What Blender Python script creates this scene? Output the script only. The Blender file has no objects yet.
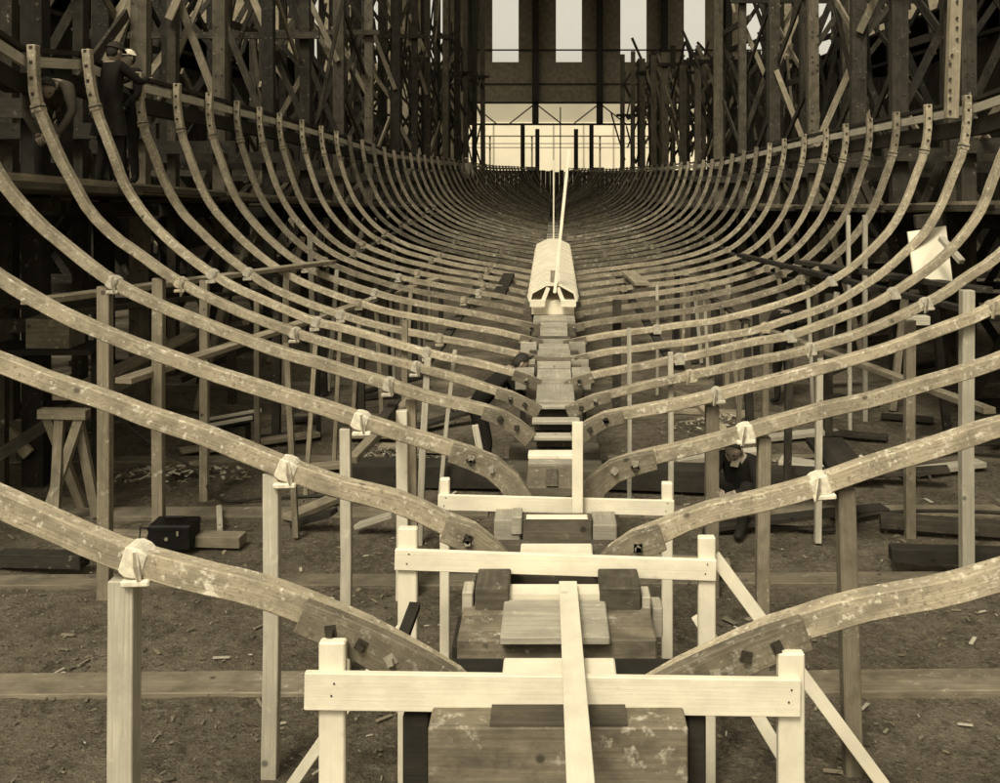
import bpy, bmesh, math, random
from mathutils import Vector, Matrix, noise
random.seed(11)
sc = bpy.context.scene
C = sc.collection
R = math.radians
CAMZ = 2.95            # eye height above the yard floor
VX, VY, F = 553.0, 165.0, 1000.0
TILT = 0.028           # the whole hull leans a little

def P(px, py, d):
    """a point seen at (px,py) of the photograph, d metres away"""
    return Vector(((px-VX)*d/F, d, CAMZ-(py-VY)*d/F))

# ------------------------------------------------------------ materials
TINT = (1.0, 0.84, 0.56)
TINTW = (1.0, 0.90, 0.67)
def col(L, t=TINT): return (L*t[0], L*t[1], L*t[2], 1)

def new_mat(name):
    m = bpy.data.materials.new(name); m.use_nodes = True
    nt = m.node_tree; b = nt.nodes['Principled BSDF']
    return m, nt, b

def mixc(nt, fac, a, b, blend='MIX'):
    n = nt.nodes.new('ShaderNodeMix'); n.data_type = 'RGBA'; n.blend_type = blend
    for sock, v in ((n.inputs[0], fac), (n.inputs[6], a), (n.inputs[7], b)):
        if isinstance(v, (int, float)): sock.default_value = v
        elif isinstance(v, tuple): sock.default_value = v
        else: nt.links.new(v, sock)
    return n.outputs[2]

def ramp(nt, src, a, b):
    n = nt.nodes.new('ShaderNodeMapRange'); nt.links.new(src, n.inputs[0])
    n.inputs[1].default_value = a; n.inputs[2].default_value = b
    return n.outputs[0]

def wood(name, L, dark=0.5, patch=0.0, patchL=0.6, tint=TINT, rough=0.85, grain=0.35, vary=0.3, bump=0.25, knots=True, speck=0.0):
    """weathered timber: grain along u, blotches, chalky patches, per-board variation"""
    m, nt, b = new_mat(name)
    uv = nt.nodes.new('ShaderNodeTexCoord'); oi = nt.nodes.new('ShaderNodeObjectInfo')
    mul = nt.nodes.new('ShaderNodeMath'); mul.operation = 'MULTIPLY'; mul.inputs[1].default_value = 57.0
    nt.links.new(oi.outputs['Random'], mul.inputs[0])
    cx = nt.nodes.new('ShaderNodeCombineXYZ')
    for i in range(3): nt.links.new(mul.outputs[0], cx.inputs[i])
    add = nt.nodes.new('ShaderNodeVectorMath'); add.operation = 'ADD'
    nt.links.new(uv.outputs['UV'], add.inputs[0]); nt.links.new(cx.outputs[0], add.inputs[1])
    def nz(scale, sx, sy, det=4, rgh=0.6):
        mp = nt.nodes.new('ShaderNodeMapping'); mp.inputs['Scale'].default_value = (sx, sy, 1)
        nt.links.new(add.outputs[0], mp.inputs[0])
        n = nt.nodes.new('ShaderNodeTexNoise'); n.inputs['Scale'].default_value = scale
        n.inputs['Detail'].default_value = det; n.inputs['Roughness'].default_value = rgh
        nt.links.new(mp.outputs[0], n.inputs['Vector']); return n.outputs['Fac']
    g = nz(6, 0.35, 14, 5, .65); bl = nz(5, 1, 1.4, 5, .65); bl2 = nz(16, 1, 1, 4, .7)
    c = mixc(nt, ramp(nt, g, .3, .7), col(L*(1-grain), tint), col(L*(1+grain*.6), tint))
    c = mixc(nt, ramp(nt, bl, .42, .66), c, col(L*dark, tint))
    if patch > 0:
        fac = ramp(nt, bl2, .62-patch*.15, .74-patch*.15)
        f2 = nt.nodes.new('ShaderNodeMath'); f2.operation = 'MULTIPLY'
        nt.links.new(fac, f2.inputs[0]); nt.links.new(ramp(nt, nz(3, 1, 1, 2), .48, .6), f2.inputs[1])
        c = mixc(nt, f2.outputs[0], c, col(patchL, TINTW))
    if speck:
        sp = nz(42, 1, 1, 3, .8)
        c = mixc(nt, ramp(nt, sp, .54, .66), c, col(L*(1-speck), tint))
        c = mixc(nt, ramp(nt, nz(28, 1.3, 1, 2), .60, .70), c, col(min(.75, L*1.35), TINTW))
    if knots:
        kn = nt.nodes.new('ShaderNodeTexVoronoi'); kn.inputs['Scale'].default_value = 4.5
        nt.links.new(add.outputs[0], kn.inputs['Vector'])
        c = mixc(nt, ramp(nt, kn.outputs['Distance'], .10, .05), c, col(L*(.3 if L < .7 else .72), tint))
    v = nt.nodes.new('ShaderNodeMapRange'); nt.links.new(oi.outputs['Random'], v.inputs[0])
    v.inputs[3].default_value = 1-vary; v.inputs[4].default_value = 1+vary*.7
    c = mixc(nt, 1.0, c, v.outputs[0], 'MULTIPLY')
    nt.links.new(c, b.inputs['Base Color'])
    b.inputs['Roughness'].default_value = rough
    b.inputs['Specular IOR Level'].default_value = 0.25
    bp = nt.nodes.new('ShaderNodeBump'); bp.inputs['Strength'].default_value = bump; bp.inputs['Distance'].default_value = .01
    ad = nt.nodes.new('ShaderNodeMath'); ad.operation = 'ADD'
    nt.links.new(g, ad.inputs[0]); nt.links.new(bl2, ad.inputs[1])
    nt.links.new(ad.outputs[0], bp.inputs['Height']); nt.links.new(bp.outputs[0], b.inputs['Normal'])
    return m

def plain(name, L, rough=0.8, tint=TINT, metal=0.0, mott=.3, scale=8):
    m, nt, b = new_mat(name)
    tc = nt.nodes.new('ShaderNodeTexCoord'); n = nt.nodes.new('ShaderNodeTexNoise')
    n.inputs['Scale'].default_value = scale; n.inputs['Detail'].default_value = 6
    nt.links.new(tc.outputs['Object'], n.inputs['Vector'])
    c = mixc(nt, ramp(nt, n.outputs['Fac'], .3, .7), col(L*(1-mott), tint), col(L*(1+mott), tint))
    nt.links.new(c, b.inputs['Base Color']); b.inputs['Roughness'].default_value = rough
    b.inputs['Metallic'].default_value = metal; b.inputs['Specular IOR Level'].default_value = .25
    bp = nt.nodes.new('ShaderNodeBump'); bp.inputs['Strength'].default_value = .2; bp.inputs['Distance'].default_value = .01
    nt.links.new(n.outputs['Fac'], bp.inputs['Height']); nt.links.new(bp.outputs[0], b.inputs['Normal'])
    return m

M = dict(
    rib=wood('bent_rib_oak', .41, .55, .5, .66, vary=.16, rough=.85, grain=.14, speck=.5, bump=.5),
    ribm=wood('part_shade_rib_oak', .31, .5, .5, .5, vary=.25, rough=.85, grain=.16, speck=.5, bump=.5),  # same rib oak, some of the far-end shade put into its colour
    ribd=wood('deep_shade_rib_oak', .19, .42, .55, .45, vary=.45, rough=.85, grain=.2, speck=.5, bump=.5),  # same rib oak darker still, shade under the roof painted into the base
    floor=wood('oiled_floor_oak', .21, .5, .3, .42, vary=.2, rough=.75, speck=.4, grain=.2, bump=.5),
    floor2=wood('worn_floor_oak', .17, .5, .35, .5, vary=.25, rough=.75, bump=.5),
    white=wood('white_primed_board', .74, .84, 0, tint=TINTW, vary=.06, grain=.055, rough=.8, bump=.2, knots=True),
    post=wood('rough_shore_pine', .27, .6, .3, .5, vary=.35),
    pale=wood('fresh_pine', .47, .75, .2, .6, vary=.18, tint=TINTW),
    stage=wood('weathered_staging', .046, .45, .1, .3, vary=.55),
    stagel=wood('sunbleached_staging', .115, .5, .1, .3, vary=.35),
    deck=wood('staging_deck_board', .08, .6, .1, .3, vary=.3),
    dark=wood('creosoted_timber', .035, .6, 0, vary=.4),
    block=wood('keel_block_oak', .11, .5, .2, .35, vary=.25),
    block2=wood('dry_keel_block_oak', .19, .45, .5, .42, vary=.1),
    cap=wood('keel_cap_pine', .36, .7, .15, .55, vary=.18, tint=TINTW),
    capdk=wood('stained_cap_pine', .17, .6, .2, .4, vary=.3),
    sleeper=wood('buried_sleeper', .19, .55, .3, .3, vary=.2),
    bolt=plain('rusty_iron', .05, .6, metal=.3),
    boltl=plain('galvanised_nut', .30, .5, TINTW, metal=.2),
    pad=plain('chalky_pad', .62, .9, TINTW, mott=.25, scale=30),
    padd=plain('worn_pad', .38, .9, TINTW, mott=.3, scale=30),
    shed=plain('shed_cladding', .03, .9, mott=.4, scale=2),
    steel=plain('dark_steel', .022, .7),
    pier=plain('brick_pier', .2, .9, mott=.25, scale=3),
    coat=plain('dark_wool', .012, .95, mott=.4), coat2=plain('brown_twill', .05, .95), trs=plain('dark_trousers', .014, .95),
    shirt=plain('pale_shirt', .4, .9, TINTW), skin=plain('weathered_skin', .26, .7, (1, .8, .6), mott=.1),
    capd=plain('dark_cap_cloth', .03, .9), capl=plain('pale_cap_cloth', .72, .9, TINTW), hair=plain('dark_hair', .02, .7),
    case=plain('black_leathercloth', .006, .6, mott=.5, scale=40), rope=plain('tarred_hose', .03, .8),
    canvas=plain('canvas_sheet', .62, .9, TINTW, mott=.08, scale=5),
)

# ------------------------------------------------------------ mesh building
WL = {}
class MB:
    def __init__(s): s.v = []; s.f = []; s.uv = []; s.mi = []
    def quad(s, idx, uvs, mi=0): s.f.append(idx); s.uv.append(uvs); s.mi.append(mi)
    def sweep(s, pts, sizes, side=None, mi=0, wob=0.0):
        """rectangular section (w across 'side', h the other way) along pts; sizes: (w,h) or a list"""
        n = len(pts); pts = [Vector(p) for p in pts]
        if not isinstance(sizes, list): sizes = [sizes]*n
        base = len(s.v); L = 0; Ls = []
        for i in range(n):
            if i: L += (pts[i]-pts[i-1]).length
            Ls.append(L)
            t = (pts[min(i+1, n-1)]-pts[max(i-1, 0)]).normalized()
            sd = Vector(side) if side else (Vector((0, 0, 1)).cross(t) if abs(t.z) < .95 else Vector((1, 0, 0)))
            sd = (sd-t*sd.dot(t)).normalized(); up = t.cross(sd).normalized()
            w, h = sizes[i]
            k = 1+(random.uniform(-wob, wob) if wob else 0)
            for a, c in ((-1, -1), (1, -1), (1, 1), (-1, 1)):
                s.v.append(pts[i]+sd*a*w/2*k+up*c*h/2*k)
        per = [0, sizes[0][0], sizes[0][0]+sizes[0][1], 2*sizes[0][0]+sizes[0][1], 2*sum(sizes[0])]
        for i in range(n-1):
            for j in range(4):
                a = base+i*4+j; b_ = base+i*4+(j+1) % 4
                s.quad((a, b_, b_+4, a+4), ((Ls[i], per[j]), (Ls[i], per[j+1]), (Ls[i+1], per[j+1]), (Ls[i+1], per[j])), mi)
        e = base+(n-1)*4
        w, h = sizes[0]
        s.quad((base+3, base+2, base+1, base), ((0, h), (w, h), (w, 0), (0, 0)), mi)
        s.quad((e, e+1, e+2, e+3), ((0, 0), (w, 0), (w, h), (0, h)), mi)
        return s
    def beam(s, a, b, w, h, side=None, mi=0): return s.sweep([a, b], (w, h), side, mi)
    def box(s, x0, x1, y0, y1, z0, z1, axis=0, mi=0):
        if axis == 0: return s.sweep([(x0, (y0+y1)/2, (z0+z1)/2), (x1, (y0+y1)/2, (z0+z1)/2)], (y1-y0, z1-z0), (0, 1, 0), mi)
        if axis == 1: return s.sweep([((x0+x1)/2, y0, (z0+z1)/2), ((x0+x1)/2, y1, (z0+z1)/2)], (x1-x0, z1-z0), (1, 0, 0), mi)
        return s.sweep([((x0+x1)/2, (y0+y1)/2, z0), ((x0+x1)/2, (y0+y1)/2, z1)], (x1-x0, y1-y0), (1, 0, 0), mi)
    def tube(s, pts, rad, seg=8, mi=0):
        n = len(pts); pts = [Vector(p) for p in pts]
        if not isinstance(rad, list): rad = [rad]*n
        base = len(s.v); L = 0
        for i in range(n):
            t = (pts[min(i+1, n-1)]-pts[max(i-1, 0)]).normalized()
            a = Vector((0, 0, 1)) if abs(t.z) < .9 else Vector((1, 0, 0))
            u = t.cross(a).normalized(); w = t.cross(u)
            for j in range(seg):
                th = 2*math.pi*j/seg
                s.v.append(pts[i]+(u*math.cos(th)+w*math.sin(th))*rad[i])
        for i in range(n-1):
            for j in range(seg):
                a = base+i*seg+j; b_ = base+i*seg+(j+1) % seg
                s.quad((a, a+seg, b_+seg, b_), ((i*.3, j*.1), (i*.3+.3, j*.1), (i*.3+.3, j*.1+.1), (i*.3, j*.1+.1)), mi)
        s.quad(tuple(base+j for j in range(seg)), tuple((0, 0) for _ in range(seg)), mi)
        e = base+(n-1)*seg
        s.quad(tuple(e+seg-1-j for j in range(seg)), tuple((0, 0) for _ in range(seg)), mi)
        return s
    def build(s, name, mat, parent=None, bevel=0.0, smooth=False):
        xs = [v.x for v in s.v]; ys = [v.y for v in s.v]; zs = [v.z for v in s.v]
        o0 = Vector(((min(xs)+max(xs))/2, (min(ys)+max(ys))/2, min(zs)))
        me = bpy.data.meshes.new(name)
        me.from_pydata([v-o0 for v in s.v], [], s.f)
        uvl = me.uv_layers.new(name='UVMap')
        li = 0
        for fi, p in enumerate(me.polygons):
            p.material_index = s.mi[fi]; p.use_smooth = smooth
            for k in range(len(s.f[fi])):
                uvl.data[li].uv = s.uv[fi][k]; li += 1
        for m in (mat if isinstance(mat, (list, tuple)) else [mat]): me.materials.append(m)
        o = bpy.data.objects.new(name, me); C.objects.link(o)
        if bevel:
            bm = bmesh.new(); bm.from_mesh(me)
            bmesh.ops.bevel(bm, geom=[e for e in bm.edges if e.calc_length() > bevel*2.5 and len(e.link_faces) == 2 and e.calc_face_angle(0) > .6],
                            offset=bevel, segments=1, affect='EDGES')
            bm.to_mesh(me); bm.free()
        WL[o.name] = o0.copy()
        if parent: o.parent = parent; o.location = o0-WL.get(parent.name, parent.location)
        else: o.location = o0
        return o

def tag(o, label=None, cat=None, group=None, kind=None):
    if label: o['label'] = label
    if cat: o['category'] = cat
    if group: o['group'] = group
    if kind: o['kind'] = kind
    return o
def thing(name, loc, label, cat, group=None):
    o = bpy.data.objects.new(name, None); C.objects.link(o); o.location = Vector(loc); o.empty_display_size = .1; WL[o.name] = Vector(loc)
    return tag(o, label, cat, group)
def structure(o): o['kind'] = 'structure'; return o

ONES = ['', 'first', 'second', 'third', 'fourth', 'fifth', 'sixth', 'seventh', 'eighth', 'ninth', 'tenth', 'eleventh', 'twelfth',
        'thirteenth', 'fourteenth', 'fifteenth', 'sixteenth', 'seventeenth', 'eighteenth', 'nineteenth']
def ordn(n):
    if n < 20: return ONES[n]
    t = {2: ('twentieth', 'twenty'), 3: ('thirtieth', 'thirty'), 4: ('fortieth', 'forty'), 5: ('fiftieth', 'fifty')}[n//10]
    return t[0] if n % 10 == 0 else t[1]+'-'+ONES[n % 10]

# ------------------------------------------------------------ hull frame shapes
def dk(k): return 2.85+k*1.0
def sec_px(k, pts):       # traced left halves -> (half breadth, height relative to the eye)
    d = dk(k); out = []
    for x, y in pts:
        X = (VX-x)*d/F; out.append((X, (VY-y)*d/F-TILT*X))
    return out
SEC = {
 1: sec_px(1, [(475, 705), (450, 682), (400, 652), (333, 618), (250, 587), (140, 560), (33, 516)])+[(2.45, -1.2), (3.0, -.88), (3.5, -.42), (3.75, .1), (3.86, .7), (3.88, 1.25)],
 2: sec_px(2, [(506, 572), (480, 540), (440, 522), (400, 504), (333, 485), (280, 466), (207, 437), (156, 420), (110, 402), (33, 377)])+[(3.0, -.90), (3.5, -.55), (3.83, -.1), (3.98, .45), (4.03, 1.2)],
 3: sec_px(3, [(521, 497), (505, 472), (480, 459), (440, 445), (400, 434), (330, 410), (230, 379), (170, 359), (110, 336), (33, 299)])+[(3.4, -.64), (3.76, -.28), (3.98, .2), (4.05, 1.15)],
 4: sec_px(4, [(531, 436), (508, 418), (480, 409), (428, 397), (350, 373), (270, 348), (228, 333), (158, 304), (114, 282), (70, 250), (33, 217)])+[(3.82, -.14), (3.99, .3), (4.06, 1.05)],
 5: sec_px(5, [(539, 410), (512, 396), (490, 389), (460, 380), (414, 367), (380, 358), (330, 344), (284, 330), (228, 307), (170, 276), (140, 254), (114, 236), (90, 212), (74, 184), (58, 154), (46, 126), (36, 98), (33, 45)]),
 6: sec_px(6, [(540, 384), (518, 375), (490, 367), (460, 360), (428, 352), (390, 342), (350, 330), (316, 322), (290, 312), (260, 299), (228, 284), (190, 258), (160, 232), (142, 212), (124, 184), (115, 160), (105, 134), (96, 110), (90, 82), (87, 50)]),
 7: sec_px(7, [(542, 361), (510, 352), (470, 344), (428, 336), (370, 324), (338, 314), (300, 300), (270, 287), (246, 271), (228, 258), (204, 236), (180, 210), (164, 182), (152, 150), (144, 130), (139, 100), (139, 72)]),
 12: [(.16, -1.95), (.6, -1.87), (1.1, -1.79), (1.8, -1.69), (2.5, -1.54), (3.05, -1.34), (3.4, -1.08), (3.68, -.72), (3.85, -.35), (3.99, .1), (4.05, .4), (4.05, .66)],
 20: [(.15, -1.96), (.8, -1.88), (1.5, -1.76), (2.2, -1.58), (2.75, -1.30), (3.1, -.98), (3.32, -.6), (3.45, -.2), (3.52, .24)],
 40: [(.12, -1.97), (.6, -1.80), (1.1, -1.55), (1.6, -1.25), (1.98, -.88), (2.2, -.5), (2.35, -.3), (2.4, -.08)],
 52: [(.08, -1.97), (.25, -1.6), (.5, -1.2), (.75, -.7), (.9, -.12)],
}
NR = 44
def resamp(pts, n=NR):
    # smooth by Catmull-Rom then equal arclength
    q = []
    ext = [pts[0]]+pts+[pts[-1]]
    for i in range(1, len(ext)-2):
        p0, p1, p2, p3 = [Vector(e) for e in ext[i-1:i+3]]
        for j in range(8):
            t = j/8
            q.append(.5*((2*p1)+(-p0+p2)*t+(2*p0-5*p1+4*p2-p3)*t*t+(-p0+3*p1-3*p2+p3)*t**3))
    q.append(Vector(pts[-1]))
    L = [0]
    for a, b in zip(q, q[1:]): L.append(L[-1]+(b-a).length)
    out = []; j = 0
    for i in range(n):
        s = L[-1]*i/(n-1)
        while j < len(L)-2 and L[j+1] < s: j += 1
        t = (s-L[j])/max(L[j+1]-L[j], 1e-9); out.append(q[j].lerp(q[j+1], t))
    return out
RS = {k: resamp(v) for k, v in SEC.items()}
WT = [(11, 4.08), (12, 4.05), (14, 3.90), (16, 3.83), (18, 3.74), (20, 3.64), (24, 3.45), (30, 3.1), (36, 2.75), (40, 2.45), (46, 1.9), (50, 1.4), (52, .9)]
def lerp_tab(tab, x):
    if x <= tab[0][0]: return tab[0][1]
    for (a, va), (b, vb) in zip(tab, tab[1:]):
        if x <= b: return va+(vb-va)*(x-a)/(b-a)
    return tab[-1][1]
def section(k):
    ks = sorted(RS)
    if k in RS: p = [v.copy() for v in RS[k]]
    elif k > ks[-1]: p = [v.copy() for v in RS[ks[-1]]]
    elif k < 1:
        p = [v+(v-w)*(1-k)*.6 for v, w in zip(RS[1], RS[2])]
    else:
        a = max(q for q in ks if q < k); b = min(q for q in ks if q > k)
        t = (k-a)/(b-a); p = [u.lerp(w, t) for u, w in zip(RS[a], RS[b])]
    if k > 11:
        s = lerp_tab(WT, k)/p[-1].x
        for v in p: v.x = v.x*(s if v.x > .3 else 1)
    return p
def world(side, X, Z, d): return Vector((side*X, d, CAMZ+Z-TILT*side*X))
def at_X(sec, X):       # point & index on the section where half breadth first passes X
    for i in range(1, len(sec)):
        if sec[i].x >= X:
            a, b = sec[i-1], sec[i]; t = (X-a.x)/max(b.x-a.x, 1e-6)
            return a.lerp(b, t), i
    return None, None
LINEA = {1: 1.59, 2: 1.33, 3: 1.18, 4: 1.09, 5: 1.08}

NF = 52
frames = {}
notes = {1: 'short ends dipping behind the nearest white rail', 2: 'feet behind the middle white rail', 3: 'feet behind the farthest white rail',
         4: 'feet beside the white upright batten', 5: 'left head at far left edge', 6: 'left head before the dark-coated man', 7: 'left head beyond the dark-coated man'}
for k in range(1, NF+1):
    d = dk(k); sec = section(k)
    lab = 'curved mottled oak hull frame, %s from the camera' % ordn(k)
    if k in notes: lab = 'curved oak hull frame, %s from camera, %s' % (ordn(k), notes[k])
    if k == NF: lab = 'last and narrowest curved hull frame at the far end of the keel'
    root = thing('hull_frame', (0, d, CAMZ-1.95), lab, 'hull frame', 'curved hull frames standing along the keel')
    frames[k] = root
    near = k <= 14
    for side in (-1, 1):
        dd = d+random.uniform(-.015, .015)
        pts = []; sz = []
        for i, v in enumerate(sec):
            n = noise.noise(Vector((i*.35, k*3.1, side*7)))
            off = .012*n if k < 20 else .02*n
            pts.append(world(side, v.x+off*.3, v.y+off, dd+.015*noise.noise(Vector((i*.2, k*1.7, side*3)))))
            t = i/(NR-1)
            h0 = {1: .112, 2: .096, 3: .086, 4: .076}.get(k, .062)
            h = h0+(.072-h0)*t
            sz.append((.078 if k < 10 else .058, h*(1+.06*noise.noise(Vector((i*.9, k*5.3, side))))))
        rb = MB().sweep(pts, sz, (0, 1, 0))
        RM = M['rib'] if k < 9 else M['ribm'] if k < 16 else M['ribd']  # farther frames take the copies with shade in their colour
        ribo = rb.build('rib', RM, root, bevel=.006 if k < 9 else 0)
        # doubled floor timber at the foot
        n_end = next((i for i, v in enumerate(sec) if v.x > (1.0 if k == 1 else .62 if k < 4 else .55)), 8)
        if k <= 26:
            fp = [p+Vector((0, -.062, -.006)) for p in pts[:n_end]]
            fs = []
            for i in range(len(fp)):
                t = i/(len(fp)-1)
                fs.append((.05, {1: .175, 2: .165, 3: .15, 4: .115, 5: .105}.get(k, .13)*(1-.30*t)))
            if len(fp) > 2 and k > 5: fp = fp[:max(3, int(len(fp)*.8))]; fs = [(.04, q[1]*.78) for q in fs[:len(fp)]]
            if len(fp) > 2:
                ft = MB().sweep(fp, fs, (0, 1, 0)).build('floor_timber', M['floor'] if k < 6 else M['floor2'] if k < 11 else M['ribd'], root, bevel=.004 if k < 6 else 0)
                if near:
                    for q in (.95, .78, .62) if k > 1 else (.90, .74, .58):
                        c = fp[int(q*(len(fp)-1))]+Vector((0, -.025, .010*random.uniform(-1, 1)))
                        bm_ = MB(); a = random.uniform(0, 1.5); r_ = .016 if k < 4 else .013
                        bm_.sweep([c+Vector((0, .01, 0)), c+Vector((0, -.006, 0))], (r_*2.6, r_*2.6), (math.cos(a+.3), 0, math.sin(a+.3)))
                        bm_.sweep([c, c+Vector((0, -.03, 0))], (r_*1.5, r_*1.5), (math.cos(a), 0, math.sin(a)))
                        bm_.build('bolt', M['boltl'] if (k+int(q*10)) % 3 == 0 else M['bolt'], ft)
        # pads where shores and ribbands are clamped
        lines = [LINEA.get(k, 1.12), 2.1, 3.0]
        for li, X in enumerate(lines):
            if k > 22 or (li == 1 and k < 5) or (li == 2 and k < 4): continue
            v, i = at_X(sec, X)
            if v is None or i >= NR-2 or (k == 1 and side > 0) or (k > 6 and random.random() < .6): continue
            a = pts[i-1].lerp(pts[i], .3); t = (pts[i]-pts[i-1]).normalized()
            big = 1.0 if k < 4 else .75
            cm = MB(); u = random.uniform; h_ = sz[i][1]
            cm.sweep([a-t*.05*big, a-t*.02, a+t*.012, a+t*.045*big],
                     [(.088, h_*.9), (.10+u(0, .01), h_+.012), (.106, h_+.018+u(-.008, .006)), (.09, h_)], (0, 1, 0))
            q = a+Vector((u(-.01, .01), -.004, -.018-h_/2))
            cm.sweep([q-Vector((.05*big, 0, side*-.01)), q+Vector((.06*big, 0, side*.012+.006))], (.105, .026), (0, 1, 0))
            if k < 6:
                cm.sweep([a-t*.012+Vector((0, -.052, .055)), a-t*.02+Vector((0, -.058, -.0)), a-t*.03+Vector((0, -.052, -.06))], [(.02, .012), (.028, .016), (.02, .012)], (1, 0, 0), mi=1)
            pm = M['pad'] if k <= 3 else (M['padd'] if (k < 12 and random.random() < .6) else RM)
            cm.build('clamp_pad', [pm, M['post']], root, bevel=.006 if k < 6 else 0)
        # head strap below the top
        if k > 3 and k < 30:
            i = NR-5
            a = pts[i]; t = (pts[i+1]-pts[i-1]).normalized()
            hs = MB().sweep([a-t*.04, a+t*.02], (.090, .080), (0, 1, 0))
            hs.sweep([a-t*.012, a+t*.0], (.094, .084), (0, 1, 0), mi=1)
            hs.build('head_strap', [RM, M['bolt']], root)
            if k < 16:
                for q in (NR-4, NR-3, NR-2, NR-1):
                    c = pts[q]+Vector((0, -.037, -.02))
                    MB().sweep([c, c+Vector((0, -.008, 0))], (.024, .024), (1, 0, 0)).build('bolt', M['bolt'], ribo)

# ribbands: long battens along the hull
def ribband(side, Xoff, kind, k0, k1, w, h, mat, name, lab, X=None, drop=.1, dz=0):
    pts = []
    k = k0
    while k <= k1+1e-6:
        sec = section(k)
        if X is None:
            v = sec[-1]; pts.append(world(side, v.x+Xoff, v.y+dz, dk(k)))
        else:
            Xk = X if k < 18 else X*lerp_tab(WT, k)/3.7
            v, i = at_X(sec, Xk)
            if v is not None: pts.append(world(side, v.x+Xoff, v.y-drop, dk(k)))
        k += .5
    o = MB().sweep(pts, (w, h)).build(name, mat)
    return tag(o, lab, 'ribband', 'long ribbands bent round the hull frames')
for side, nm in ((-1, 'left'), (1, 'right')):
    ribband(side, .075, 0, 1, 52, .035, .085, M['pale'], 'sheer_ribband', 'pale batten nailed outside the rib heads along the %s sheer' % nm, dz=-.13)
    ribband(side, .085, 0, 1, 52, .06, .04, M['dark'], 'sheer_rail', 'thin dark rail running above the pale batten on the %s sheer' % nm, dz=-.035)
    ribband(side, .16, 0, 1, 52, .11, .16, M['dark'], 'sheer_stringer', 'heavy dark stringer beneath the pale batten on the %s sheer' % nm, dz=-.30)
    ribband(side, 0, 0, 8, 46, .09, .03, M['stage'], 'bilge_ribband', 'dark batten under the frames along the lower bilge, %s side' % nm, X=2.1, drop=.09)
    ribband(side, 0, 0, 9, 46, .09, .03, M['stage'], 'bilge_ribband', 'dark batten under the frames high on the bilge, %s side' % nm, X=3.0, drop=.09)
    ribband(side, 0, 0, 6, 46, .09, .03, M['stage'], 'floor_ribband', 'dark batten under the frame floors beside the keel, %s side' % nm, X=1.12, drop=.09)

# ------------------------------------------------------------ shores under the frames
def shore(px, ytop, d, w, mat, lab, foot=None, th=None, ang=0, zb=-.09, grp='upright shores propping the hull frames'):
    a = P(px, ytop, d); fx = a.x+(foot if foot else 0)
    o = MB().sweep([a, a.lerp(Vector((fx, d+ang, zb)), .5)+Vector((random.uniform(-.008, .008), 0, 0)), Vector((fx, d+ang, zb))], (w, th or w*.9), (1, .0, 0))
    return tag(o.build('shore_post', mat, bevel=.004 if d < 8 else 0), lab, 'shore', grp)
shore(125, 577, 3.87, .098, M['pale'], 'thick pale shore under the nearest frame at lower left')
shore(272, 472, 4.87, .075, M['pale'], 'pale shore under the left side of the second frame', foot=-.01)
shore(345.5, 428, 5.87, .062, M['pale'], 'narrow white shore under the left side of the third frame')
shore(402, 410, 6.9, .078, M['white'], 'whitewashed shore between the third and fourth frames left of the keel')
shore(428, 358, 7.87, .052, M['pale'], 'slanting pale stick propping the fifth frame left of keel', foot=-.07)
shore(455, 350, 9.0, .035, M['pale'], 'thin slanting pale stick left of the keel below the sixth frame', foot=-.14)
shore(405, 320, 8.9, .05, M['post'], 'grey shore left of the keel under the sixth frame')
shore(411, 400, 6.95, .07, M['post'], 'brown shore standing against the whitewashed shore left of keel', foot=.02)
shore(105, 286, 6.9, .085, M['post'], 'tall grey shore at the left under the fourth frame, nearest of its row')
shore(159, 278, 7.9, .085, M['post'], 'tall grey shore at left under the fifth frame', foot=0)
shore(204.5, 280, 8.9, .07, M['post'], 'tall spotted shore at left under the sixth frame', foot=0)
shore(257, 300, 9.9, .05, M['post'], 'thin shore at left under the seventh frame with a bright edge', foot=.01)
shore(287, 275, 11.9, .07, M['post'], 'grey shore at left under the ninth frame', foot=-.03)
shore(337, 270, 13.2, .05, M['pale'], 'pale thin shore left of centre under the tenth frame', foot=-.12)
shore(232, 330, 12.5, .09, M['stage'], 'dark short shore behind the spotted shore at left')
shore(310, 235, 15.0, .07, M['pale'], 'pale stick rising above the frames at left of centre', foot=.05)
shore(317, 310, 10.9, .045, M['stage'], 'dark thin shore between frames left of centre', foot=.02)
shore(845, 488, 4.89, .085, M['post'], 'thick rough shore under the second frame right of the keel', foot=.04)
shore(764, 437, 5.89, .075, M['post'], 'rough brown shore under the right side of the third frame', foot=-.01)
shore(712, 405, 6.9, .09, M['post'], 'wide brown shore right of the keel under the fourth frame')
shore(670.5, 352, 7.9, .042, M['pale'], 'thin pale shore right of the keel under the fifth frame')
shore(629, 328, 8.6, .035, M['pale'], 'short pale stick close to the right of the keel under the sixth frame')
shore(910, 320, 8.0, .075, M['post'], 'tall grey shore at far right under the fifth frame')
shore(967, 290, 6.9, .085, M['pale'], 'tall pale shore at the right edge under the fourth frame')
shore(807, 272, 11.9, .04, M['pale'], 'thin pale shore right of centre leaning slightly inward', foot=.07)
shore(837, 292, 11.6, .055, M['pale'], 'pale shore leaning left behind the fourth frame at right', foot=-.22)
shore(848, 215, 11.2, .04, M['pale'], 'thin upright pale shore right of the crossing pair', foot=.02)
shore(728, 285, 13, .06, M['post'], 'grey shore at right of centre under the tenth frame', foot=-.02)
shore(815, 285, 12.6, .06, M['post'], 'grey shore behind the crossing pair at right', foot=.02)
shore(617, 300, 12.0, .10, M['stage'], 'dark thick shore just right of the keel')
shore(657, 285, 13.0, .035, M['pale'], 'thin pale shore poking above the frames right of the keel', foot=0)
shore(865, 215, 11.6, .05, M['pale'], 'thin pale shore behind the eighth frame at right', foot=.0)
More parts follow.
